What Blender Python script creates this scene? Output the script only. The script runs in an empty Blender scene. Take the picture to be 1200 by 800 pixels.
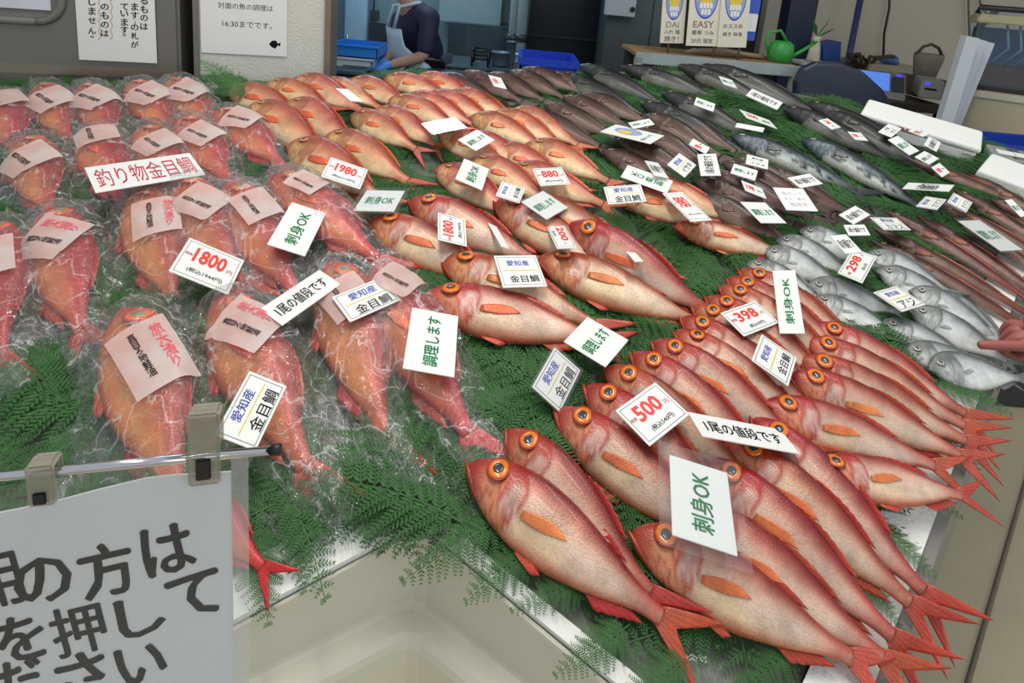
import bpy, bmesh, math, random
import numpy as np
from mathutils import Vector, Matrix, noise

random.seed(7)
rng = np.random.default_rng(7)
C = bpy.context.scene.collection
SC = bpy.context.scene

# ------------------------------------------------------------------ camera
F, CX, CY = 700.0, 600.0, 130.0          # focal length and principal point for a 1200x800 frame (a crop of a wider shot)
YH, VL, ROLL = -20.0, -215.0, math.radians(5)
PITCH = math.atan((CY - YH) / F)
TILT = math.atan((CY - VL) / F) - PITCH   # the fish counter slopes up towards the back
CAM = Vector((0, 0, 1.55))
FW = Vector((0, math.cos(PITCH), -math.sin(PITCH)))
_r = Vector((1, 0, 0)); _u = _r.cross(FW)
RT = math.cos(ROLL) * _r + math.sin(ROLL) * _u
UP = -math.sin(ROLL) * _r + math.cos(ROLL) * _u
cd = bpy.data.cameras.new('camera'); cam = bpy.data.objects.new('camera', cd); C.objects.link(cam)
cd.sensor_width = 36; cd.lens = F / 1200 * 36; cd.shift_y = -(400 - CY) / 1200; cd.clip_start = 0.02
cam.matrix_world = Matrix(((RT.x, UP.x, -FW.x, CAM.x), (RT.y, UP.y, -FW.y, CAM.y), (RT.z, UP.z, -FW.z, CAM.z), (0, 0, 0, 1)))
SC.camera = cam

# ------------------------------------------------------------------ light and exposure
SC.view_settings.view_transform = 'Standard'; SC.view_settings.look = 'None'
SC.view_settings.gamma = 1; SC.view_settings.use_curve_mapping = False
SC.view_settings.exposure = 0.0
wd = bpy.data.worlds.new('market_daylight'); SC.world = wd; wd.use_nodes = True
wd.node_tree.nodes['Background'].inputs[0].default_value = (0.92, 0.96, 1.0, 1)
wd.node_tree.nodes['Background'].inputs[1].default_value = 0.55


def area(name, loc, target, sx, sy, power, col):
    l = bpy.data.lights.new(name, 'AREA'); l.shape = 'RECTANGLE'; l.size = sx; l.size_y = sy; l.energy = power; l.color = col
    o = bpy.data.objects.new(name, l); C.objects.link(o); o.location = loc
    o.rotation_euler = (Vector(target) - Vector(loc)).to_track_quat('-Z', 'Y').to_euler()
    return o


area('ceiling_lamp_front', (-0.3, 0.9, 3.0), (-0.1, 1.0, 0.8), 1.7, 0.10, 24, (1.0, 0.95, 0.87))
area('ceiling_lamp_middle', (0.9, 1.7, 3.0), (0.7, 1.7, 0.8), 1.7, 0.10, 16, (1.0, 0.96, 0.9))
area('entrance_daylight', (3.2, -1.6, 2.4), (0.3, 1.5, 0.9), 2.2, 1.8, 26, (0.88, 0.95, 1.0))
area('kitchen_lamp', (-0.9, 4.4, 2.7), (-0.9, 4.2, 0.8), 1.2, 0.3, 22, (0.62, 0.84, 1.0))

N = Vector((0, -math.sin(TILT), math.cos(TILT)))          # counter normal
EX = Vector((1, 0, 0)); EY = Vector((0, math.cos(TILT), math.sin(TILT)))
P0 = Vector((0, 0.7, 0.85))


def ray(px, py):
    return FW * F + (px - CX) * RT - (py - CY) * UP


def un(px, py, h=0.0):                                    # point on the counter plane (raised by h)
    d = ray(px, py); return CAM + d * (((P0 - CAM).dot(N) + h) / d.dot(N))


def at(px, py, Y):                                        # point at depth Y of the room
    d = ray(px, py); return CAM + d * (Y / d.y)


def onplane(px, py, p, n):
    d = ray(px, py); return CAM + d * ((Vector(p) - CAM).dot(n) / d.dot(n))


def ab(v):                                                # world point -> counter plane coordinates
    q = v - P0; return (q.dot(EX), q.dot(EY))


def pl(a, b, h=0.0):
    return P0 + EX * a + EY * b + N * h


# ------------------------------------------------------------------ materials
def lin(c):
    return tuple(((v / 255) / 12.92 if v / 255 <= 0.04045 else ((v / 255 + 0.055) / 1.055) ** 2.4) for v in c)


MATS = {}


def mat(name, rgb, rough=0.5, metal=0.0, vary=0.12, vscale=12.0, bump=0.0, bscale=60.0, spec=0.5, alpha=1.0, coat=0.0):
    if name in MATS: return MATS[name]
    m = bpy.data.materials.new(name); m.use_nodes = True; nt = m.node_tree; b = nt.nodes['Principled BSDF']
    tc = nt.nodes.new('ShaderNodeTexCoord'); nz = nt.nodes.new('ShaderNodeTexNoise')
    nz.inputs['Scale'].default_value = vscale; nz.inputs['Detail'].default_value = 4
    nt.links.new(tc.outputs['Object'], nz.inputs['Vector'])
    mx = nt.nodes.new('ShaderNodeMix'); mx.data_type = 'RGBA'
    c = lin(rgb)
    mx.inputs[6].default_value = tuple(v * (1 - vary) for v in c) + (1,)
    mx.inputs[7].default_value = tuple(min(1, v * (1 + vary)) for v in c) + (1,)
    nt.links.new(nz.outputs['Fac'], mx.inputs[0]); nt.links.new(mx.outputs[2], b.inputs['Base Color'])
    b.inputs['Roughness'].default_value = rough; b.inputs['Metallic'].default_value = metal
    b.inputs['Specular IOR Level'].default_value = spec; b.inputs['Alpha'].default_value = alpha
    b.inputs['Coat Weight'].default_value = coat
    if bump:
        n2 = nt.nodes.new('ShaderNodeTexNoise'); n2.inputs['Scale'].default_value = bscale; n2.inputs['Detail'].default_value = 3
        nt.links.new(tc.outputs['Object'], n2.inputs['Vector'])
        bp = nt.nodes.new('ShaderNodeBump'); bp.inputs['Strength'].default_value = bump; bp.inputs['Distance'].default_value = 0.01
        nt.links.new(n2.outputs['Fac'], bp.inputs['Height']); nt.links.new(bp.outputs['Normal'], b.inputs['Normal'])
    MATS[name] = m
    return m


def emit(name, rgb, s):
    if name in MATS: return MATS[name]
    m = mat(name, rgb, 0.3); b = m.node_tree.nodes['Principled BSDF']
    b.inputs['Emission Color'].default_value = lin(rgb) + (1,); b.inputs['Emission Strength'].default_value = s
    return m


def fish_skin():
    m = bpy.data.materials.new('wet_fish_skin'); m.use_nodes = True; nt = m.node_tree; b = nt.nodes['Principled BSDF']
    at_ = nt.nodes.new('ShaderNodeAttribute'); at_.attribute_name = 'col'
    tc = nt.nodes.new('ShaderNodeTexCoord'); oi = nt.nodes.new('ShaderNodeObjectInfo')
    add = nt.nodes.new('ShaderNodeVectorMath'); add.operation = 'ADD'
    cmb = nt.nodes.new('ShaderNodeMath'); cmb.operation = 'MULTIPLY'; cmb.inputs[1].default_value = 9.0
    nt.links.new(oi.outputs['Random'], cmb.inputs[0])
    nt.links.new(tc.outputs['Object'], add.inputs[0]); nt.links.new(cmb.outputs[0], add.inputs[1])
    n1 = nt.nodes.new('ShaderNodeTexNoise'); n1.inputs['Scale'].default_value = 9; n1.inputs['Detail'].default_value = 5; n1.inputs['Roughness'].default_value = 0.65
    nt.links.new(add.outputs[0], n1.inputs['Vector'])
    r1 = nt.nodes.new('ShaderNodeMapRange'); r1.inputs[1].default_value = 0.3; r1.inputs[2].default_value = 0.7
    r1.inputs[3].default_value = 0.72; r1.inputs[4].default_value = 1.22
    nt.links.new(n1.outputs['Fac'], r1.inputs[0])
    mp = nt.nodes.new('ShaderNodeMapping'); mp.inputs['Scale'].default_value = (125, 20, 170)
    nt.links.new(tc.outputs['Object'], mp.inputs[0])
    vo = nt.nodes.new('ShaderNodeTexVoronoi'); vo.inputs['Scale'].default_value = 1.0; vo.feature = 'F1'
    nt.links.new(mp.outputs[0], vo.inputs['Vector'])
    r2 = nt.nodes.new('ShaderNodeMapRange'); r2.inputs[1].default_value = 0.1; r2.inputs[2].default_value = 0.75
    r2.inputs[3].default_value = 1.07; r2.inputs[4].default_value = 0.86
    nt.links.new(vo.outputs['Distance'], r2.inputs[0])
    mu = nt.nodes.new('ShaderNodeMath'); mu.operation = 'MULTIPLY'
    nt.links.new(r1.outputs[0], mu.inputs[0]); nt.links.new(r2.outputs[0], mu.inputs[1])
    hs = nt.nodes.new('ShaderNodeHueSaturation')
    hv = nt.nodes.new('ShaderNodeMapRange'); hv.inputs[3].default_value = 0.49; hv.inputs[4].default_value = 0.512
    nt.links.new(oi.outputs['Random'], hv.inputs[0]); nt.links.new(hv.outputs[0], hs.inputs['Hue'])
    nt.links.new(mu.outputs[0], hs.inputs['Value']); nt.links.new(at_.outputs['Color'], hs.inputs['Color'])
    nt.links.new(hs.outputs['Color'], b.inputs['Base Color'])
    bp = nt.nodes.new('ShaderNodeBump'); bp.inputs['Strength'].default_value = 0.12; bp.inputs['Distance'].default_value = 0.01; bp.invert = True
    nt.links.new(vo.outputs['Distance'], bp.inputs['Height']); nt.links.new(bp.outputs['Normal'], b.inputs['Normal'])
    b.inputs['Roughness'].default_value = 0.34; b.inputs['Specular IOR Level'].default_value = 0.42
    b.inputs['Coat Weight'].default_value = 0.15; b.inputs['Coat Roughness'].default_value = 0.12
    b.inputs['Metallic'].default_value = 0.12
    return m


SKIN = fish_skin()


def film(name, haze, flat=False):
    m = bpy.data.materials.new(name); m.use_nodes = True; nt = m.node_tree; nt.nodes.clear()
    out = nt.nodes.new('ShaderNodeOutputMaterial'); tr = nt.nodes.new('ShaderNodeBsdfTransparent'); tr.inputs[0].default_value = (0.97, 0.975, 0.98, 1)
    gl = nt.nodes.new('ShaderNodeBsdfGlossy'); gl.inputs['Roughness'].default_value = 0.09
    df = nt.nodes.new('ShaderNodeBsdfDiffuse'); df.inputs[0].default_value = (0.86, 0.86, 0.85, 1)
    tc = nt.nodes.new('ShaderNodeTexCoord'); nz = nt.nodes.new('ShaderNodeTexNoise'); nz.inputs['Scale'].default_value = 26; nz.inputs['Detail'].default_value = 5
    nz.inputs['Distortion'].default_value = 1.5
    nt.links.new(tc.outputs['Object'], nz.inputs['Vector'])
    bp = nt.nodes.new('ShaderNodeBump'); bp.inputs['Strength'].default_value = 0.0 if flat else 0.7; bp.inputs['Distance'].default_value = 0.012
    nt.links.new(nz.outputs['Fac'], bp.inputs['Height']); nt.links.new(bp.outputs['Normal'], gl.inputs['Normal'])
    fr = nt.nodes.new('ShaderNodeLayerWeight'); fr.inputs['Blend'].default_value = 0.5
    pw = nt.nodes.new('ShaderNodeMath'); pw.operation = 'POWER'; pw.inputs[1].default_value = 3.0
    if not flat: nt.links.new(bp.outputs['Normal'], fr.inputs['Normal'])
    nt.links.new(fr.outputs['Facing'], pw.inputs[0])
    fm = nt.nodes.new('ShaderNodeMath'); fm.operation = 'MULTIPLY_ADD'; fm.inputs[1].default_value = 0.25 if flat else 0.5; fm.inputs[2].default_value = 0.012 if flat else 0.045; fm.use_clamp = True
    nt.links.new(pw.outputs[0], fm.inputs[0])
    m1 = nt.nodes.new('ShaderNodeMixShader'); m1.inputs[0].default_value = haze
    if not flat:      # pale noise lines painted in for the glints on film folds
        acc = None
        for sc_, wd_, am in ((8, .016, .34), (26, .022, .16)):
            n3 = nt.nodes.new('ShaderNodeTexNoise'); n3.inputs['Scale'].default_value = sc_; n3.inputs['Detail'].default_value = 2; n3.inputs['Distortion'].default_value = 1.6
            nt.links.new(tc.outputs['Object'], n3.inputs['Vector'])
            sb = nt.nodes.new('ShaderNodeMath'); sb.operation = 'SUBTRACT'; sb.inputs[1].default_value = .5; nt.links.new(n3.outputs['Fac'], sb.inputs[0])
            ab_ = nt.nodes.new('ShaderNodeMath'); ab_.operation = 'ABSOLUTE'; nt.links.new(sb.outputs[0], ab_.inputs[0])
            mr = nt.nodes.new('ShaderNodeMapRange'); mr.inputs[1].default_value = 0; mr.inputs[2].default_value = wd_; mr.inputs[3].default_value = am; mr.inputs[4].default_value = 0
            nt.links.new(ab_.outputs[0], mr.inputs[0])
            ad = nt.nodes.new('ShaderNodeMath'); ad.operation = 'ADD'; ad.use_clamp = True
            if acc is None: ad.inputs[0].default_value = haze
            else: nt.links.new(acc, ad.inputs[0])
            nt.links.new(mr.outputs[0], ad.inputs[1]); acc = ad.outputs[0]
        nt.links.new(acc, m1.inputs[0])
    nt.links.new(tr.outputs[0], m1.inputs[1]); nt.links.new(df.outputs[0], m1.inputs[2])
    m2 = nt.nodes.new('ShaderNodeMixShader'); nt.links.new(fm.outputs[0], m2.inputs[0])
    nt.links.new(m1.outputs[0], m2.inputs[1]); nt.links.new(gl.outputs[0], m2.inputs[2])
    nt.links.new(m2.outputs[0], out.inputs[0])
    return m


FILM = film('clear_plastic_film', 0.05)
SLEEVE = film('clear_card_sleeve', 0.035, flat=True)
CARDW = mat('laminated_white_card', (236, 238, 234), 0.35, vary=0.02)
INK = {'red': mat('red_ink', (226, 62, 48), 0.5, vary=0.03), 'black': mat('black_ink', (18, 18, 20), 0.8, vary=0.03, spec=0.15),
       'green': mat('green_ink', (38, 150, 92), 0.5, vary=0.03), 'blue': mat('blue_ink', (52, 78, 205), 0.5, vary=0.03),
       'yellow': mat('yellow_ink', (226, 202, 66), 0.5, vary=0.03), 'pink': mat('pink_marker', (240, 96, 112), 0.5, vary=0.05),
       'grey': mat('grey_ink', (120, 122, 124), 0.5, vary=0.03), 'lilac': mat('lilac_pen', (190, 170, 195), 0.5, vary=0.03),
       'orange': mat('orange_ink', (222, 140, 60), 0.5, vary=0.03), 'paleblue': mat('pale_blue_ink', (150, 165, 205), 0.5, vary=0.03),
       'teal': mat('teal_ink', (110, 160, 165), 0.5, vary=0.03), 'brown': mat('brown_ink', (120, 85, 80), 0.5, vary=0.03)}
LEAF = mat('fern_leaf_green', (48, 94, 42), 0.5, vary=0.45, vscale=5, spec=.35)
FOAM = mat('white_styrofoam', (236, 238, 232), 0.75, vary=0.04, bump=0.25, bscale=180)
TUBM = mat('worn_white_foam', (203, 200, 184), 0.6, vary=0.06, vscale=4, bump=0.1, bscale=30)
STEEL = mat('brushed_steel', (150, 150, 146), 0.33, metal=0.9, vary=0.12, vscale=3)
CHROME = mat('chrome', (210, 210, 215), 0.12, metal=1.0, vary=0.02)
BLACK = mat('black_plastic', (24, 24, 26), 0.4)


# ------------------------------------------------------------------ object helpers
def mesh(name, verts, faces, smooth=False):
    me = bpy.data.meshes.new(name); me.from_pydata([tuple(v) for v in verts], [], [tuple(f) for f in faces]); me.update()
    if smooth: me.shade_smooth()
    return me


def link(name, me, m=None, parent=None):
    o = bpy.data.objects.new(name, me); C.objects.link(o)
    if m is not None and me is not None and len(me.materials) == 0: me.materials.append(m)
    if parent is not None: o.parent = parent
    return o


def tag(o, label, cat, group=None, kind=None):
    o['label'] = label; o['category'] = cat
    if group: o['group'] = group
    if kind: o['kind'] = kind
    return o


def struct(o, label=None):
    o['kind'] = 'structure'; return o


class MB:
    """collects boxes, prisms and tubes into one mesh"""

    def __init__(s): s.bm = bmesh.new()

    def box(s, c, size, R=None, bev=0.0):
        g = bmesh.new(); bmesh.ops.create_cube(g, size=1)
        for v in g.verts: v.co = Vector((v.co.x * size[0], v.co.y * size[1], v.co.z * size[2]))
        if bev: bmesh.ops.bevel(g, geom=g.edges[:], offset=bev, segments=2, affect='EDGES')
        M = (R.to_4x4() if R else Matrix.Identity(4)); M = Matrix.Translation(Vector(c)) @ M
        s._merge(g, M); return s

    def _merge(s, g, M):
        bmesh.ops.transform(g, matrix=M, verts=g.verts[:])
        t = bpy.data.meshes.new('t'); g.to_mesh(t); s.bm.from_mesh(t); bpy.data.meshes.remove(t); g.free()

    def tube(s, pts, r, n=10, cap=True):
        pts = [Vector(p) for p in pts]; rs = r if isinstance(r, (list, tuple)) else [r] * len(pts)
        rings = []; prev = None
        for i, p in enumerate(pts):
            d = (pts[min(i + 1, len(pts) - 1)] - pts[max(i - 1, 0)]).normalized()
            a = d.cross(Vector((0, 0, 1))) if abs(d.z) < 0.95 else d.cross(Vector((1, 0, 0)))
            if prev is not None: a = prev - d * prev.dot(d)
            a.normalize(); prev = a; b = d.cross(a)
            rings.append([s.bm.verts.new(p + (a * math.cos(2 * math.pi * k / n) + b * math.sin(2 * math.pi * k / n)) * rs[i]) for k in range(n)])
        for i in range(len(rings) - 1):
            for k in range(n):
                f = s.bm.faces.new((rings[i][k], rings[i][(k + 1) % n], rings[i + 1][(k + 1) % n], rings[i + 1][k])); f.smooth = True
        if cap: s.bm.faces.new(rings[0][::-1]); s.bm.faces.new(rings[-1])
        return s

    def prism(s, poly, top, bot):
        """poly: list of Vector; extruded from poly+top to poly+bot"""
        a = [s.bm.verts.new(p + top) for p in poly]; b = [s.bm.verts.new(p + bot) for p in poly]
        s.bm.faces.new(a); s.bm.faces.new(b[::-1]); k = len(poly)
        for i in range(k): s.bm.faces.new((a[i], b[i], b[(i + 1) % k], a[(i + 1) % k]))
        return s

    def lathe(s, prof, c, n=24, axis=None):
        c = Vector(c); rings = []
        for (r, z) in prof:
            rings.append([s.bm.verts.new(c + Vector((r * math.cos(2 * math.pi * k / n), r * math.sin(2 * math.pi * k / n), z))) for k in range(n)])
        for i in range(len(rings) - 1):
            for k in range(n):
                f = s.bm.faces.new((rings[i][k], rings[i][(k + 1) % n], rings[i + 1][(k + 1) % n], rings[i + 1][k])); f.smooth = True
        s.bm.faces.new(rings[0][::-1]); s.bm.faces.new(rings[-1])
        return s

    def build(s, name, m, parent=None):
        bmesh.ops.recalc_face_normals(s.bm, faces=s.bm.faces[:])
        me = bpy.data.meshes.new(name); s.bm.to_mesh(me); s.bm.free(); return link(name, me, m, parent)


TXT = {}


def text_mesh(s, bold=0.0, res=2):
    k = (s, bold, res)
    if k in TXT: return TXT[k]
    cjk = any(ord(ch) > 0x2000 for ch in s)          # dense glyphs are thickened by overlapping copies
    c = bpy.data.curves.new('lettering', 'FONT'); c.body = s; c.offset = 0 if cjk else bold; c.resolution_u = res
    c.align_x = 'CENTER'; c.space_line = 0.85
    o = bpy.data.objects.new('lettering', c); C.objects.link(o)
    dg = bpy.context.evaluated_depsgraph_get(); dg.update()
    me = bpy.data.meshes.new_from_object(o.evaluated_get(dg))
    bpy.data.objects.remove(o); bpy.data.curves.remove(c)
    n = len(me.vertices); co = np.empty(n * 3); me.vertices.foreach_get('co', co); co = co.reshape(-1, 3)
    lo, hi = co.min(0), co.max(0); faces = [tuple(p.vertices) for p in me.polygons]
    bpy.data.meshes.remove(me)
    base = co[:, :2] - (lo + hi)[:2] / 2; pts = base
    if cjk and bold > 0:
        q = bold * 1.0; sh = [(-q, 0), (q, 0), (0, q * .6), (0, -q * .6)]
        pts = np.concatenate([base + np.array(o_) for o_ in sh]); faces = [tuple(i + n * k2 for i in f_) for k2 in range(4) for f_ in faces]
    TXT[k] = (pts, (hi - lo)[:2], faces)
    return TXT[k]


def lettering(s, cx, cy, w, h, color, parent, z=0.0, bold=0.02, rot=0.0, fit=False, name='lettering', warp=None):
    """text in the parent's XY plane, box w x h centred at cx, cy"""
    co, sz, faces = text_mesh(s, bold)
    k = min(w / sz[0], h / sz[1]); kx, ky = (w / sz[0], h / sz[1]) if fit else (k, k)
    x = co[:, 0] * kx; y = co[:, 1] * ky; cr, sr = math.cos(rot), math.sin(rot)
    X = x * cr - y * sr + cx; Y = x * sr + y * cr + cy
    Z = np.full(len(X), z) if warp is None else np.array([warp(a, b) for a, b in zip(X, Y)]) + z
    me = mesh(name, np.stack([X, Y, Z], 1), faces)
    return link(name, me, INK[color] if isinstance(color, str) else color, parent)


def strip(name, rects, z, m, parent):
    v = []; f = []
    for (x0, y0, x1, y1) in rects:
        k = len(v); v += [(x0, y0, z), (x1, y0, z), (x1, y1, z), (x0, y1, z)]; f.append((k, k + 1, k + 2, k + 3))
    return link(name, mesh(name, v, f), m, parent)


def frame(o, X, Y, Z, loc, s=1.0):
    X, Y, Z = X * s, Y * s, Z * s
    o.matrix_world = Matrix(((X.x, Y.x, Z.x, loc.x), (X.y, Y.y, Z.y, loc.y), (X.z, Y.z, Z.z, loc.z), (0, 0, 0, 1)))


# ------------------------------------------------------------------ fish shapes
def interp(xs, pts, col):
    """smooth (monotone cubic) interpolation of a profile table"""
    px = np.array([p[0] for p in pts]); py = np.array([p[col] for p in pts])
    h = np.diff(px); d = np.diff(py) / h; m = np.zeros(len(px)); m[0], m[-1] = d[0], d[-1]
    for i in range(1, len(px) - 1):
        m[i] = 0 if d[i - 1] * d[i] <= 0 else 2 * d[i - 1] * d[i] / (d[i - 1] + d[i])
    i = np.clip(np.searchsorted(px, xs) - 1, 0, len(h) - 1); t = (xs - px[i]) / h[i]
    return ((2 * t**3 - 3 * t**2 + 1) * py[i] + (t**3 - 2 * t**2 + t) * h[i] * m[i] + (-2 * t**3 + 3 * t**2) * py[i + 1] + (t**3 - t**2) * h[i] * m[i + 1])


# x, top, bottom, half thickness (lengths in units of the whole fish)
PROF = {
    'alfonsino': [(0, .010, .012, .006), (.02, .036, .040, .024), (.06, .070, .078, .043), (.12, .102, .112, .058), (.20, .126, .138, .066), (.30, .138, .152, .068), (.40, .130, .148, .062), (.50, .108, .126, .052), (.60, .078, .094, .040), (.68, .052, .062, .029), (.75, .034, .037, .020), (.81, .030, .031, .014)],
    'bream': [(0, .010, .014, .006), (.02, .044, .040, .024), (.06, .094, .076, .044), (.12, .138, .108, .058), (.20, .164, .132, .066), (.30, .168, .146, .068), (.40, .152, .142, .062), (.50, .124, .124, .052), (.60, .088, .094, .040), (.68, .058, .062, .028), (.75, .038, .039, .019), (.81, .034, .035, .013)],
    'brown': [(0, .008, .010, .005), (.02, .026, .026, .018), (.06, .050, .048, .034), (.12, .078, .072, .050), (.20, .104, .096, .062), (.30, .116, .112, .066), (.40, .110, .110, .062), (.50, .094, .096, .052), (.60, .070, .074, .040), (.70, .046, .048, .026), (.77, .033, .034, .018), (.83, .032, .033, .012)],
    'grey': [(0, .008, .010, .006), (.02, .024, .026, .018), (.06, .044, .046, .034), (.12, .066, .066, .050), (.20, .084, .086, .062), (.32, .096, .100, .068), (.44, .092, .098, .064), (.56, .076, .082, .052), (.66, .056, .060, .038), (.75, .036, .038, .024), (.81, .027, .028, .017), (.85, .028, .029, .012)],
    'silver': [(0, .010, .012, .006), (.02, .040, .034, .020), (.06, .086, .070, .036), (.12, .126, .104, .048), (.20, .152, .136, .056), (.30, .158, .152, .058), (.40, .144, .148, .052), (.50, .116, .122, .044), (.60, .082, .086, .034), (.68, .052, .054, .024), (.75, .032, .033, .016), (.81, .028, .029, .011)],
    'slender': [(0, .006, .008, .004), (.03, .018, .018, .014), (.08, .032, .032, .026), (.16, .048, .046, .038), (.26, .055, .054, .042), (.40, .052, .052, .040), (.54, .042, .044, .034), (.66, .032, .033, .026), (.76, .024, .024, .018), (.84, .019, .019, .011), (.86, .020, .020, .010)],
}
for _k, _f in (('alfonsino', .88), ('bream', .90), ('silver', 1.08), ('grey', .92), ('slender', .92)):
    PROF[_k] = [(a, t * _f, b * _f, w * (.95 if _k != 'slender' else .9)) for (a, t, b, w) in PROF[_k]]
# colour stops from back (1) to belly (-1), head colours, fins, eye
COL = {
    'alfonsino': dict(st=[(1, (122, 40, 36)), (.80, (140, 54, 46)), (.55, (180, 112, 92)), (.28, (214, 172, 148)), (-.2, (228, 202, 180)), (-.70, (222, 186, 158)), (-1, (196, 104, 70))], top=(160, 46, 32), cheek=(222, 146, 106), snout=(170, 54, 38), gill=(206, 178, 176), tail=(184, 90, 72), fin=(194, 68, 46), pec=(206, 112, 64), iris=(244, 124, 20), pupil=(58, 62, 62), er=.040, ex=.116, ez=.041),
    'deep': dict(st=[(1, (158, 18, 16)), (.6, (176, 28, 24)), (.35, (198, 62, 42)), (0, (216, 112, 68)), (-.5, (228, 136, 76)), (-.8, (224, 110, 52)), (-1, (200, 58, 32))], top=(192, 44, 26), cheek=(222, 112, 52), snout=(190, 54, 34), gill=(224, 146, 92), tail=(196, 60, 46), fin=(194, 42, 32), pec=(214, 82, 42), iris=(236, 104, 20), pupil=(128, 128, 100), er=.040, ex=.116, ez=.041),
    'bream': dict(st=[(1, (148, 54, 48)), (.75, (168, 74, 62)), (.45, (198, 116, 94)), (.15, (218, 158, 126)), (-.45, (234, 198, 154)), (-.8, (234, 206, 172)), (-1, (206, 122, 90))], top=(152, 72, 60), cheek=(228, 182, 122), snout=(164, 84, 66), gill=(196, 124, 100), tail=(188, 98, 76), fin=(200, 86, 52), pec=(206, 102, 60), iris=(196, 150, 90), pupil=(46, 38, 38), er=.026, ex=.110, ez=.054),
    'brown': dict(st=[(1, (46, 31, 28)), (.6, (62, 41, 36)), (.2, (84, 55, 47)), (-.3, (104, 74, 64)), (-.7, (146, 122, 110)), (-1, (164, 142, 130))], top=(66, 50, 47), cheek=(112, 88, 78), snout=(80, 62, 58), gill=(88, 62, 56), tail=(84, 62, 55), fin=(72, 50, 45), pec=(88, 62, 53), iris=(150, 130, 96), pupil=(28, 26, 26), er=.022, ex=.085, ez=.032),
    'grey': dict(st=[(1, (16, 16, 18)), (.55, (24, 25, 25)), (.1, (36, 37, 36)), (-.35, (58, 59, 57)), (-.75, (120, 120, 115)), (-1, (164, 162, 154))], top=(30, 30, 32), cheek=(64, 64, 63), snout=(40, 40, 42), gill=(50, 52, 52), tail=(46, 46, 46), fin=(34, 34, 36), pec=(50, 51, 50), iris=(160, 150, 110), pupil=(24, 24, 24), er=.017, ex=.075, ez=.022),
    'mackerel': dict(st=[(1, (26, 32, 36)), (.55, (36, 46, 50)), (.15, (76, 92, 94)), (-.2, (150, 166, 164)), (-.7, (196, 200, 194)), (-1, (206, 206, 198))], top=(32, 44, 62), cheek=(128, 142, 146), snout=(46, 56, 74), gill=(108, 122, 124), tail=(66, 74, 74), fin=(46, 52, 52), pec=(80, 88, 88), iris=(190, 186, 150), pupil=(20, 20, 22), er=.018, ex=.075, ez=.022),
    'silver': dict(st=[(1, (74, 80, 82)), (.8, (112, 118, 120)), (.5, (176, 182, 182)), (0, (212, 216, 214)), (-.6, (222, 224, 220)), (-1, (192, 192, 186))], top=(98, 102, 100), cheek=(190, 194, 190), snout=(112, 116, 112), gill=(172, 178, 178), tail=(128, 132, 130), fin=(112, 116, 112), pec=(150, 154, 150), iris=(186, 186, 174), pupil=(30, 32, 34), er=.030, ex=.095, ez=.040),
    'slender': dict(st=[(1, (44, 24, 23)), (.5, (64, 35, 31)), (.1, (92, 52, 45)), (-.3, (124, 90, 78)), (-.8, (160, 134, 120)), (-1, (170, 148, 136))], top=(60, 36, 33), cheek=(104, 72, 64), snout=(72, 48, 43), gill=(86, 52, 45), tail=(142, 64, 46), fin=(168, 78, 56), pec=(130, 76, 58), iris=(170, 150, 110), pupil=(26, 24, 24), er=.014, ex=.07, ez=.016),
}
SHAPE = {'deep': 'alfonsino', 'mackerel': 'grey'}
BEND = 0.16


def bendy(x):
    return BEND * max(0.0, x - .42)**2


def lerp3(a, b, t):
    return tuple(a[i] + (b[i] - a[i]) * t for i in range(3))


def stops(st, z):
    for i in range(len(st) - 1):
        if z >= st[i + 1][0]:
            t = (st[i][0] - z) / (st[i][0] - st[i + 1][0]); return lerp3(st[i][1], st[i + 1][1], max(0, t))
    return st[-1][1]


def sstep(a, b, x):
    t = min(1, max(0, (x - a) / (b - a))); return t * t * (3 - 2 * t)


def colour_attr(me, cols):
    a = me.color_attributes.new('col', 'FLOAT_COLOR', 'POINT')
    a.data.foreach_set('color', np.array([lin(c) + (1,) for c in cols], dtype=np.float32).ravel())


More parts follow.
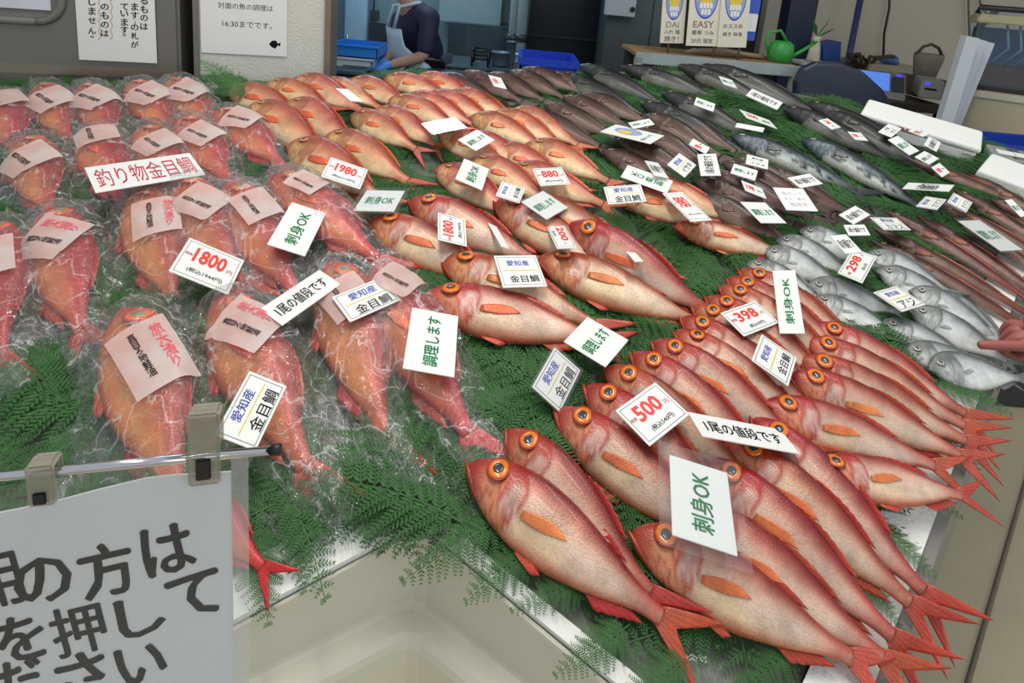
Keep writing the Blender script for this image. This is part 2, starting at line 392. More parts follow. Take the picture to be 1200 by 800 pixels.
def body_mesh(kind):
    pr = PROF[SHAPE.get(kind, kind)]; cl = COL[kind]; xe = pr[-1][0]; NR, NS = 60, 28
    xs = xe * (np.linspace(0, 1, NR)**1.15)
    T = interp(xs, pr, 1); B = interp(xs, pr, 2); W = interp(xs, pr, 3)
    vs = []; cols = []; fs = []
    for i, x in enumerate(xs):
        for k in range(NS):
            a = 2 * math.pi * k / NS; c, s = math.cos(a), math.sin(a)
            z = (T[i] if s > 0 else B[i]) * s; D = T[i] if s > 0 else B[i]
            y = W[i] * math.copysign(abs(c)**0.9, c)
            zr = s
            # gill cover and cheek plate stand out of the flank
            xg = .262 - .055 * zr * zr - .01 * zr; xp = .185 - .03 * zr * zr
            e = 0
            if abs(zr) < .93:
                e += .0075 * (sstep(xg - .09, xg, x) if x < xg else math.exp(-(x - xg) / .005))
                e += .004 * (sstep(xp - .05, xp, x) if x < xp else math.exp(-(x - xp) / .006))
                # the mouth: a crease running back and down from the snout
                zm = -.02 - .55 * x
                if x < .10: e -= .007 * math.exp(-((z - zm) / .008)**2) * sstep(.10, .07, x)
            y += math.copysign(e * (1 - abs(zr)**4), c)
            vs.append((x, y + bendy(x), z))
            # colour
            jit = .08 * noise.noise(Vector((x * 14, z * 14, 3.1)))
            col = stops(cl['st'], max(-1, min(1, zr + jit)))
            if kind == 'mackerel':
                bl = noise.noise(Vector((x * 16, z * 26, 5.0))) + .5 * noise.noise(Vector((x * 40, z * 50, 2.0)))
                col = lerp3(col, (36, 42, 44), sstep(.0, .25, bl)) if zr > -.7 else col
            tl = sstep(.62, .80, x); col = lerp3(col, cl['tail'], tl * .75)
            gp = sstep(.26, .30, x) * sstep(.50, .36, x) * sstep(-.05, -.25, zr) * sstep(-.80, -.55, zr)  # gold patch behind the gill, doubling as a painted flank highlight
            if kind in ('alfonsino', 'bream'): col = lerp3(col, (240, 212, 158), .75 * gp * (.55 + .9 * max(0, noise.noise(Vector((x * 10, z * 14, 1.0))) + .3)))
            if x < xg + .004:
                hd = cl['top'] if zr > .25 else cl['cheek']
                t = sstep(.05, .45, zr + 3 * jit); hc = lerp3(cl['cheek'], cl['top'], t)
                hc = lerp3(cl['snout'], hc, sstep(.02, .12, x))
                if x > xp and -.55 < zr < .3: hc = lerp3(hc, cl['gill'], .75)
                pn = noise.noise(Vector((x * 30, z * 30, 8.0)))
                if pn > .16 and zr < .4: hc = lerp3(hc, cl['snout'], min(.35, (pn - .16) * 2))
                rl = 1 - abs(noise.noise(Vector((x * 26, z * 26, 4.0)))) * 2
                if rl > .72 and x > .02: hc = lerp3(hc, cl['snout'], (rl - .72) * 2.2)
                if abs(x - xp) < .006 or abs(x - xg) < .004: hc = lerp3(hc, cl['snout'], .55)
                col = lerp3(col, hc, .92)
            cols.append(col)
    for i in range(NR - 1):
        for k in range(NS):
            fs.append((i * NS + k, i * NS + (k + 1) % NS, (i + 1) * NS + (k + 1) % NS, (i + 1) * NS + k))
    fs.append(tuple(range(NS))[::-1]); fs.append(tuple((NR - 1) * NS + k for k in range(NS)))
    me = mesh('fish_body', vs, fs, True); colour_attr(me, cols); me.materials.append(SKIN)
    return me


def sheet_mesh(name, grid, th, col_in, col_out, ribs=True, soft=False):
    """thin closed fin from a grid of points [i][j] (i along the rays)"""
    nu, nv = len(grid), len(grid[0]); vs = []; cols = []; fs = []
    for side in (1, -1):
        for i in range(nu):
            for j in range(nv):
                p = grid[i][j]; t = i / (nu - 1); w = th * (1 - .7 * t)
                r = (.0004 if soft else 1) * (.0012 if j % 2 else -.0006) if ribs else 0
                if soft: r = (.0004 if j % 2 else -.0002)
                vs.append((p[0], p[1] + side * w + r, p[2]))
                c = lerp3(col_in, col_out, t); c = tuple(min(255, v * ((1.03 if j % 2 else .97) if soft else (1.08 if j % 2 else .92))) for v in c); cols.append(c)
    n = nu * nv
    for i in range(nu - 1):
        for j in range(nv - 1):
            a = i * nv + j; fs.append((a, a + nv, a + nv + 1, a + 1)); fs.append((n + a, n + a + 1, n + a + nv + 1, n + a + nv))
    ring = [j for j in range(nv)] + [i * nv + nv - 1 for i in range(1, nu)] + [(nu - 1) * nv + j for j in range(nv - 2, -1, -1)] + [i * nv for i in range(nu - 2, 0, -1)]
    for q in range(len(ring)):
        a, b = ring[q], ring[(q + 1) % len(ring)]; fs.append((a, b, n + b, n + a))
    me = mesh(name, vs, fs, True); colour_attr(me, cols); me.materials.append(SKIN)
    return me


def fish_parts(kind):
    pr = PROF[SHAPE.get(kind, kind)]; cl = COL[kind]; xe = pr[-1][0]
    at1 = lambda x, c: float(interp(np.array([x]), pr, c)[0])
    parts = {'body': body_mesh(kind)}
    fin = cl['fin']; fd = tuple(v * .8 for v in fin)
    # forked tail
    deep = .115 if kind in ('alfonsino', 'deep') else .10
    if kind == 'slender': deep = .075
    if kind in ('brown',): deep = .09
    g = []
    nv = 15
    for i in range(7):
        u = i / 6; row = []
        for j in range(nv):
            v = -1 + 2 * j / (nv - 1); ln = (1 - xe) * (.26 + .74 * abs(v)**1.15) if kind != 'brown' else (1 - xe) * (.72 + .28 * abs(v))
            x = xe - .012 + (ln + .012) * u
            z = v * (.028 + (deep - .028) * u**.9 * (.62 + .38 * abs(v)))
            if kind == 'slender': z *= .75
            row.append((x, bendy(x), z))
        g.append(row)
    parts['tail_fin'] = sheet_mesh('tail_fin', g, .0045, cl['tail'], fin)
    # dorsal fin folded back along the spine
    g = []; x0, x1, hh = (.33, .60, .020) if kind in ('alfonsino', 'deep') else (.28, .66, .018)
    for i in range(4):
        u = i / 3; row = []
        for j in range(17):
            t = j / 16; x = x0 + (x1 - x0) * t + .05 * u
            e = math.sin(math.pi * min(1, .12 + t * .9))**.7 * (1 if j % 2 else .78)
            row.append((x, bendy(x) - .006 * u, at1(min(x0 + (x1 - x0) * t, xe), 1) * .93 + hh * e * u))
        g.append(row)
    parts['dorsal_fin'] = sheet_mesh('dorsal_fin', g, .003, fd, fin)
    g = []; x0, x1 = (.56, .71)
    for i in range(4):
        u = i / 3; row = []
        for j in range(11):
            t = j / 10; x = x0 + (x1 - x0) * t + .055 * u
            e = (1 - .65 * t) * (1 if j % 2 else .85)
            row.append((x, bendy(x), -at1(x0 + (x1 - x0) * t, 2) * .93 - .028 * e * u))
        g.append(row)
    parts['anal_fin'] = sheet_mesh('anal_fin', g, .003, fd, fin)
    # pectoral fin lying back on the upper flank
    g = []; L_ = {'alfonsino': .18, 'deep': .13, 'bream': .14}.get(kind, .09)
    for i in range(7):
        u = i / 6; row = []
        for j in range(9):
            v = -1 + 2 * j / 8
            x = .275 + L_ * u * (1 - .22 * abs(v + .25)); fw = {'alfonsino': .62, 'deep': .6, 'bream': .7}.get(kind, .5); z = -.034 + .030 * u + v * fw * (.012 + .022 * math.sin(math.pi * min(1, u * .72 + .12)))
            Tz = at1(x, 1) if z > 0 else at1(x, 2)
            y = -at1(x, 3) * math.sqrt(max(.05, 1 - (z / Tz)**2)) - .004 - .006 * u * (1 - u) - .004 * (1 if u < .2 else 0)
            row.append((x, y + bendy(x), z))
        g.append(row)
    parts['pectoral_fin'] = sheet_mesh('pectoral_fin', g, .002, cl['pec'], tuple(min(255, v * 1.18) for v in cl['pec']), soft=True)
    g = []
    for i in range(5):
        u = i / 4; row = []
        for j in range(7):
            v = -1 + 2 * j / 6; x = .31 + .11 * u * (1 - .25 * abs(v))
            z = -at1(.31 + .11 * u, 2) * .97 - .004 + v * .012 * (.4 + u) - .012 * u
            row.append((x, bendy(x) - .014, z))
        g.append(row)
    parts['pelvic_fin'] = sheet_mesh('pelvic_fin', g, .002, cl['pec'], fin)
    # lower jaw
    mb = bmesh.new(); bmesh.ops.create_uvsphere(mb, u_segments=14, v_segments=9, radius=1)
    jl, jz, jk = (.066, -.022, .62) if kind in ('alfonsino', 'deep') else (.036, -.024, .45)
    for v in mb.verts:
        t = v.co.x; v.co = Vector((t * jl + jl * .62, v.co.y * .026 * (1 + .35 * t), v.co.z * .017 + jz - jk * (t * jl + jl * .62)))
    me = bpy.data.meshes.new('lower_jaw'); mb.to_mesh(me); mb.free(); me.shade_smooth()
    colour_attr(me, [cl['snout']] * len(me.vertices)); me.materials.append(SKIN); parts['lower_jaw'] = me
    # eye: domed iris with a pupil on it
    ex, ez, er = cl['ex'], cl['ez'], cl['er']
    yb = -at1(ex, 3) * math.sqrt(max(.1, 1 - (ez / at1(ex, 1))**2))

    def dome(nm, r, hgt, y0, col):
        b = bmesh.new(); bmesh.ops.create_uvsphere(b, u_segments=18, v_segments=10, radius=1)
        sx = -.25   # the eye follows the slope of the cheek
        for v in b.verts:
            dx, dz = v.co.x * r, v.co.y * r
            v.co = Vector((ex + dx, y0 - v.co.z * hgt + dz * .55 + dx * sx, ez + dz))
        m_ = bpy.data.meshes.new(nm); b.to_mesh(m_); b.free(); m_.shade_smooth(); m_.materials.append(col); return m_
    parts['eye'] = dome('eye', er, er * .34, yb + .001, mat('iris_' + kind, cl['iris'], .22, vary=.25, vscale=40, coat=.5))
    parts['eyelid'] = None
    parts['pupil'] = dome('pupil', er * .55, er * .2, yb - er * .20, mat('pupil_' + kind, cl['pupil'], .18, vary=.2, vscale=30, coat=.6))
    # raised rim of skin round the eye
    tv = []; tf = []; nu, nv = 24, 6
    for a in range(nu):
        for b_ in range(nv):
            A, Bq = 2 * math.pi * a / nu, 2 * math.pi * b_ / nv
            rr = er * 1.06 + er * .13 * math.cos(Bq); dx, dz = rr * math.cos(A), rr * math.sin(A)
            tv.append((ex + dx, yb - er * .13 * math.sin(Bq) + dz * .55 - .25 * dx + .001, ez + dz))
    for a in range(nu):
        for b_ in range(nv):
            tf.append((a * nv + b_, ((a + 1) % nu) * nv + b_, ((a + 1) % nu) * nv + (b_ + 1) % nv, a * nv + (b_ + 1) % nv))
    me = mesh('eye_rim', tv, tf, True); colour_attr(me, [cl['top']] * len(tv)); me.materials.append(SKIN); parts['eyelid'] = me
    return parts


FP = {}
FNAME = {'alfonsino': 'red_alfonsino', 'deep': 'red_alfonsino', 'bream': 'sea_bream', 'brown': 'brown_fish', 'grey': 'grey_fish', 'mackerel': 'blue_backed_fish', 'silver': 'silver_fish', 'slender': 'slender_fish'}
FCAT = 'fish'
FLEN = {'alfonsino': .355, 'deep': .46, 'bream': .40, 'brown': .36, 'grey': .50, 'mackerel': .50, 'silver': .235, 'slender': .44}
LENLOG = []


def fish(kind, hx, hy, tx, ty, label, group, roll=14, lift=0.0, L=None, lo=.85, hi=1.2, small=False):
    if kind not in FP: FP[kind] = fish_parts(kind)
    P = FP[kind]; base = FLEN[kind]; pr = PROF[SHAPE.get(kind, kind)]
    dmax = max(p[1] for p in pr); bmax = max(p[2] for p in pr); wmax = max(p[3] for p in pr)
    H = un(hx, hy, .035 + lift); T = un(tx, ty, .02)
    d = T - H; raw = d.length; LENLOG.append((kind, round(raw, 3)))
    Ln = L or min(max(raw, base * lo), base * hi)
    d = (d - N * d.dot(N)).normalized(); perp = N.cross(d)
    th = math.radians(roll); s, c = math.sin(th), math.cos(th)
    Zf = perp * c + N * s; Yf = -(N * c - perp * s)
    sup = math.sqrt((bmax * s)**2 + (wmax * c)**2) * Ln
    h = .012 + sup + lift
    loc = un(hx, hy, h)
    ph = math.asin(min(.5, max(0, (sup + lift * .6 - .02) / (.9 * Ln)))) * .75     # tail end settles towards the bed
    X = d * math.cos(ph) - N * math.sin(ph)
    Z = (Zf - X * Zf.dot(X)).normalized(); Y = Z.cross(X)
    o = link(FNAME[kind], P['body']); frame(o, X, Y, Z, loc, Ln)
    tag(o, label, FCAT, group)
    names = ['tail_fin', 'eye', 'pectoral_fin', 'dorsal_fin'] + ([] if small else ['anal_fin', 'pelvic_fin', 'lower_jaw', 'eyelid'])
    for nm in names:
        ch = link(nm if nm != 'eyelid' else 'eye_rim', P[nm], None, o)
        if nm == 'eye': link('pupil', P['pupil'], None, ch)
    return o, H, d, perp, Ln, loc


ORD = ['first', 'second', 'third', 'fourth', 'fifth', 'sixth', 'seventh', 'eighth', 'ninth', 'tenth', 'eleventh', 'twelfth', 'thirteenth', 'fourteenth', 'fifteenth', 'sixteenth']

# ------------------------------------------------------------------ the setting
fl = MB(); fl.box((0, 3, -.02), (12, 14, .04)); struct(fl.build('floor', mat('worn_concrete', (198, 186, 154), .7, vary=.22, vscale=1.4, bump=.15, bscale=25)))
# joints in the concrete
jt = MB(); jn = at(1190, 600, 1.0)
fz = lambda px, py: CAM + ray(px, py) * (-CAM.z / ray(px, py).z)
a_, b_ = fz(1196, 585), fz(1150, 745); dj = (b_ - a_).normalized()
jt.tube([a_ - dj * 2 + Vector((0, 0, .001)), b_ + dj * 1.0 + Vector((0, 0, .001))], .006, 6)
struct(jt.build('trim_1', mat('floor_joint', (120, 112, 94), .9)))

WA = math.radians(14); WD = Vector((math.cos(WA), math.sin(WA), 0)); WN = Vector((math.sin(WA), -math.cos(WA), 0)); WZ = Vector((0, 0, 1))
WP = un(230, 96) + Vector((0, .02, 0)); RW = Matrix((WD, -WN, WZ)).transposed()



def cp(v): return Vector((v.x, v.y, P0.z + (v.y - P0.y) * math.tan(TILT)))     # straight up or down onto the counter plane

# counter outline in plane coordinates
A0, A1 = un(290, 722), un(492, 614); uA = (A0 - A1).normalized()
B0, B1 = un(500, 640), un(690, 800); uB = (B1 - B0).normalized()
R0, R1 = un(1030, 760), un(1160, 415); uR = (R1 - R0).normalized()
PC = A1
wing_end = A1 + uA * 1.15
# B edge continues to the customers' edge
def meet(p, u, q, w):
    M = Matrix(((u.dot(EX), -w.dot(EX)), (u.dot(EY), -w.dot(EY)))); r = q - p
    s = M.inverted() @ Vector((r.dot(EX), r.dot(EY))); return p + u * s.x


corner_R = meet(PC, uB, R0, uR)
R_far = R0 + uR * 1.85
outline = [wing_end, PC, corner_R - uB * .0535, R_far - uB * .0535, un(1420, 222), un(1200, 178), un(1140, 160), un(1010, 126), un(950, 112), un(880, 98), un(800, 82), un(650, 84), un(480, 92), cp(WP + WD * .45 + WN * .012), cp(WP + WD * -1.3 + WN * .012), pl(-2.1, .6), pl(-1.5, -.1)]
mb = MB(); mb.prism(outline, N * -.004, Vector((0, 0, -.30)))
counter = tag(mb.build('display_counter', mat('ice_bed_film', (104, 114, 100), .3, vary=.30, vscale=9, bump=.35, bscale=22, coat=.3)), 'long sloping display counter under the fern leaves and all the fish', 'counter')
# legs / skirt below the customers' edge
# white foam board along the customers' edge
mb = MB(); nR = Vector((uR.y, -uR.x, 0)).normalized()
up_ = N
mb.prism([corner_R - uB * .052 - uR * .01, corner_R + uB * .006 - uR * .01, R_far + uB * .006, R_far - uB * .052], N * .008, N * -.09)
tag(mb.build('foam_edging', FOAM), 'white styrofoam strip along the customer side edge of the fish counter', 'edging')
mb = MB(); mb.prism([corner_R + uB * .007 - uR * .01, corner_R + uB * .022 - uR * .01, R_far + uB * .022, R_far + uB * .007], N * .002, Vector((0, 0, -.32)))
tag(mb.build('counter_skirt', mat('grey_counter_face', (128, 126, 120), .5)), 'grey front panel below the white styrofoam strip on the customer side', 'panel')
# foam rim along the tub
mb = MB(); mb.prism([PC, PC + uA * 1.1, PC + uA * 1.1 - uB * .062, PC - uB * .062 - uA * .01], N * .008, N * -.0035)
tag(mb.build('foam_strip', FOAM), 'white styrofoam strip between the tub and the bagged fish', 'edging')
mb = MB(); mb.prism([PC, PC + uB * .62, PC + uB * .62 - uA * .022, PC - uA * .022], N * .006, N * -.004)
tag(mb.build('foam_strip', FOAM), 'white styrofoam strip at the tub edge below the row of unbagged red fish', 'edging')

# the white foam tub in the notch: stepped inside, one shell swept along its two visible walls
DN = Vector((0, 0, -1))
hA = Vector((uA.x, uA.y, 0)).normalized(); hB = Vector((uB.x, uB.y, 0)).normalized()
O_ = Vector((PC.x, PC.y, PC.z - .006)) + hA * .006 + hB * .006; LA, LB = .80, .66
rows = []
for (v_, z_) in ((-.004, None), (0, None), (.002, -.098), (.004, -.104), (.010, -.107), (.034, -.110), (.040, -.115), (.043, -.123), (.046, -.300), (.05, -.312), (.06, -.316), (.45, -.318)):
    zA = zC = zB = O_.z + (z_ or 0)
    if z_ is None: zA, zB = (PC + uA * LA).z - .006, (PC + uB * LB).z - .006
    m = min(v_, .45)
    rows.append([Vector((*(O_ + hA * LA + hB * m).xy, zA)), Vector((*(O_ + hA * (m + .02) + hB * m).xy, zC)), Vector((*(O_ + hA * (m + .006) + hB * (m + .006)).xy, zC)), Vector((*(O_ + hA * m + hB * (m + .02)).xy, zC)), Vector((*(O_ + hB * LB + hA * m).xy, zB))])
vv = [p_ for r_ in rows for p_ in r_]; ff = [(i * 5 + j, i * 5 + j + 1, (i + 1) * 5 + j + 1, (i + 1) * 5 + j) for i in range(len(rows) - 1) for j in range(4)]
to = link('foam_tub', mesh('foam_tub', vv, ff), TUBM); sd_ = to.modifiers.new('s', 'SOLIDIFY'); sd_.thickness = .004; sd_.offset = 0
tag(to, 'large off-white foam tub with a stepped inside, below the counter corner', 'tub')
_r = ray(505, 779); q = CAM + _r * ((O_.z - .20 - CAM.z) / _r.z)
mb = MB()
mb.prism([q, q + hA * .22, q + hA * .22 + hB * .2, q + hB * .2], Vector((0, 0, 0)), DN * .118)
bl = mb.build('foam_block', mat('yellowed_foam', (236, 228, 186), .7)); bv = bl.modifiers.new('b', 'BEVEL'); bv.width = .008; bv.segments = 3
tag(bl, 'yellowish white foam block lying inside the off-white tub', 'block')

# ------------------------------------------------------------------ fern fronds
def frond(n_p=13, seed=0, width=.36):
    """one fern frond along +X, length 1: rachis with pinnae, each a comb of leaflets"""
    r = random.Random(seed); V = []; Fc = []
    def quad(p, q, nrm, w):
        k = len(V); d = q - p; s = d.cross(nrm).normalized() * w; m = p + d * .42
        V.extend([p, m + s - nrm * w * .25, q, m - s - nrm * w * .25]); Fc.append((k, k + 1, k + 2)); Fc.append((k, k + 2, k + 3))
    def stem(pts, w0, w1):
        for i in range(len(pts) - 1):
            p, q = pts[i], pts[i + 1]; d = (q - p); s = d.cross(Vector((0, 0, 1))).normalized(); wa = w0 + (w1 - w0) * i / len(pts); k = len(V)
            V.extend([p + s * wa, q + s * wa, q - s * wa, p - s * wa]); Fc.append((k, k + 1, k + 2, k + 3))
    def rz(t): return .10 * math.sin(math.pi * t) * .6 - .06 * t * t
    cur = r.uniform(-.12, .12)
    pts = [Vector((t, cur * t * t, rz(t))) for t in np.linspace(0, 1, 12)]
    stem(pts, .007, .002)
    for i in range(n_p):
        t = .12 + .85 * i / (n_p - 1); base = Vector((t, cur * t * t, rz(t)))
        L_ = width * (1 - t)**.75 * (.55 + .45 * min(1, t / .25)) + .02
        for s in (1, -1):
            ang = math.radians(58 + r.uniform(-7, 7)); d = Vector((math.cos(ang), s * math.sin(ang), r.uniform(-.10, .12))).normalized()
            dr = r.uniform(.05, .25)
            nl = max(3, int(L_ / .024)); prev = base
            pp = [base + d * (L_ * u) + Vector((0, 0, -dr * L_ * u * u)) for u in np.linspace(0, 1, 5)]
            stem(pp, .003, .001)
            for j in range(nl):
                u = (j + .6) / (nl + .2); p = base + d * (L_ * u) + Vector((0, 0, -dr * L_ * u * u)); ll = .062 * (1 - u * .75) * min(1, .35 + L_ * 3) + .006
                for s2 in (1, -1):
                    a2 = math.radians(48) * s2
                    e = Vector((d.x * math.cos(a2) - d.y * math.sin(a2), d.x * math.sin(a2) + d.y * math.cos(a2), d.z + .06)).normalized()
                    quad(p, p + e * ll, Vector((0, 0, 1)), ll * .17)
            quad(base + d * L_ * .93, base + d * L_ * 1.07, Vector((0, 0, 1)), .005)
    return np.array([tuple(v) for v in V]), Fc


FR = [frond(13, s, w) for s, w in ((1, .34), (2, .40), (3, .30))]


def basis(deg, pitch=0.0, twist=0.0):
    a = math.radians(deg); X = EX * math.cos(a) + EY * math.sin(a); p = math.radians(pitch)
    X2 = X * math.cos(p) + N * math.sin(p); Yb = N.cross(X); Z = X2.cross(Yb); t = math.radians(twist)
    return X2, Yb * math.cos(t) + Z * math.sin(t), Z * math.cos(t) - Yb * math.sin(t)


def inside(a, b, poly):
    c = False; j = len(poly) - 1
    for i in range(len(poly)):
        if (poly[i][1] > b) != (poly[j][1] > b) and a < (poly[j][0] - poly[i][0]) * (b - poly[i][1]) / (poly[j][1] - poly[i][1]) + poly[i][0]: c = not c
        j = i
    return c


OUT2 = [ab(p) for p in outline]
VS = []; FS = []; base = 0
def add_frond(loc, X, Y, Z, s, w):
    global base
    v, f = FR[w]; M = np.array([tuple(X), tuple(Y), tuple(Z)]) * s
    q = v @ M + np.array(tuple(loc)); hh = (q - np.array(tuple(P0))) @ np.array(tuple(N)); q += np.outer(np.maximum(0, .004 + .25 * np.abs(hh) * (hh < .004) - hh) * (hh < .004), np.array(tuple(N)))
    VS.append(q); FS.extend([tuple(k + base for k in q) for q in f]); base += len(v)


sparse = [ab(un(x, y)) for x, y in ((-260, 380), (110, 380), (150, 470), (270, 640), (470, 585), (492, 614), (290, 722), (-300, 1010))]
sparse2 = [ab(un(x, y)) for x, y in ((800, 700), (1000, 740), (1060, 600), (1110, 560), (1100, 640), (1040, 770), (1000, 900), (760, 840), (700, 780))]
cnt = 0
while cnt < 900:
    a, b = rng.uniform(-1.9, 2.3), rng.uniform(-.45, 2.4)
    if not inside(a, b, OUT2): continue
    p = pl(a, b)
    if (p - PC).dot(Vector((-uB.y, uB.x, 0))) > 9: continue
    near = max(0.0, 1.2 - b)
    if inside(a, b, sparse) and rng.random() < .80: continue
    if inside(a, b, sparse2) and rng.random() < .72: continue
    deg = rng.uniform(0, 360); s = rng.uniform(.17, .27)
    tipa, tipb = a + s * .95 * math.cos(math.radians(deg)), b + s * .95 * math.sin(math.radians(deg))
    if not inside(tipa, tipb, OUT2): continue
    X, Y, Z = basis(deg, rng.uniform(-1, 5), rng.uniform(-12, 12))
    add_frond(pl(a, b, rng.uniform(.002, .014)), X, Y, Z, s, int(rng.integers(0, 3))); cnt += 1
allv = np.concatenate(VS)
bed = mesh('fern_bed', allv, FS); tag(link('fern_bed', bed, LEAF), 'green fern leaves spread over the whole sloping counter under the fish', 'fern leaves', kind='stuff')
# single fronds that can be told apart, mostly at the edges
FM = []
for (v, f) in FR:
    me = mesh('fern_frond', v, f); me.materials.append(LEAF); FM.append(me)
FRL = [
    (8, 400, 110, 520, 0, 'fern frond lying at the left edge of the counter below the bagged fish'),
    (0, 470, 130, 470, 0, 'fern frond pointing right on the grey film in front of the leftmost bagged fish'),
    (-40, 520, 90, 570, 0, 'fern frond just above the chrome rod at the left edge'),
    (330, 560, 395, 690, 0, 'fern frond hanging over the white rim beside the red tail tip of a bagged fish'),
    (305, 610, 300, 735, 0, 'fern frond hanging over the rim right beside the paper sign'),
    (340, 590, 362, 690, 0, 'small fern frond on the rim to the right of the paper sign'),
    (400, 540, 455, 640, 0, 'fern frond over the white rim between two bagged fish tails'),
    (450, 560, 480, 660, 0, 'fern frond over the tub corner beside the longest bagged fish tail'),
    (545, 590, 420, 620, 0, 'fern frond with a dark stem pointing left over the tub corner'),
    (600, 600, 475, 690, 0, 'fern frond drooping into the tub in front of the open mouthed red fish'),
    (640, 640, 540, 690, 0, 'fern frond drooping over the right tub wall below the front red fish'),
    (690, 680, 600, 720, 0, 'fern frond crossing the white rim below the belly of the front red fish'),
    (740, 730, 655, 800, 0, 'fern frond at the bottom edge left of the front red tail'),
    (810, 770, 720, 830, 0, 'fern frond at the bottom edge under the front red tail'),
    (930, 745, 870, 830, 0, 'fern frond at the bottom edge between two red tails'),
    (985, 660, 1065, 735, 0, 'fern frond sticking over the counter edge between two red tails at the lower right'),
    (1010, 600, 1095, 680, 0, 'fern frond over the white edge below the single short red fish'),
    (1040, 560, 1130, 600, 0, 'fern frond under the tail of the single short red fish'),
    (1070, 480, 1160, 560, 0, 'fern frond reaching over the white edge above the single short red fish'),
    (1080, 440, 1190, 490, 0, 'long fern frond reaching over the white edge below the silver fish'),
    (1120, 410, 1185, 440, 0, 'fern frond on the white edge beside the silver fish tails'),
    (505, 470, 545, 570, 0, 'fern frond between the bags and the row of open eyed red fish'),
    (585, 430, 620, 470, 0, 'fern frond behind the open mouthed red fish'),
    (745, 355, 800, 385, 0, 'fern frond between the two groups of small red fish'),
    (292, 118, 226, 68, .03, 'thin dark fern stem rising in front of the white pillar'),
]
for i, (x0, y0, x1, y1, h, lb) in enumerate(FRL):
    p, q = un(x0, y0, .016 + h), un(x1, y1, .012 + h * 4)
    d = q - p; s = d.length; X = d.normalized(); Y = N.cross(X).normalized(); Z = X.cross(Y)
    o = link('fern_frond', FM[i % 3]); frame(o, X, Y, Z, p, s); tag(o, lb, 'fern frond', 'single fern fronds at the counter edges')

# ------------------------------------------------------------------ bagged red alfonsino
PAPER = bpy.data.materials.new('pale_bag_label'); PAPER.use_nodes = True
_b = PAPER.node_tree.nodes['Principled BSDF']; _b.inputs['Roughness'].default_value = .4; _b.inputs['Alpha'].default_value = .74
_n = PAPER.node_tree.nodes.new('ShaderNodeTexNoise'); _n.inputs['Scale'].default_value = 18; _n.inputs['Detail'].default_value = 4
_cr = PAPER.node_tree.nodes.new('ShaderNodeValToRGB'); _cr.color_ramp.elements[0].position = .35; _cr.color_ramp.elements[1].position = .62
_cr.color_ramp.elements[0].color = lin((222, 184, 176)) + (1,); _cr.color_ramp.elements[1].color = lin((226, 212, 206)) + (1,)
_t = PAPER.node_tree.nodes.new('ShaderNodeTexCoord'); PAPER.node_tree.links.new(_t.outputs['Object'], _n.inputs['Vector'])
PAPER.node_tree.links.new(_n.outputs['Fac'], _cr.inputs[0]); PAPER.node_tree.links.new(_cr.outputs[0], _b.inputs['Base Color'])


def blur(Hh):
    P = np.pad(Hh, 1, mode='edge'); return (P[:-2, 1:-1] + P[2:, 1:-1] + P[1:-1, :-2] + P[1:-1, 2:] + 2 * P[1:-1, 1:-1]) / 6


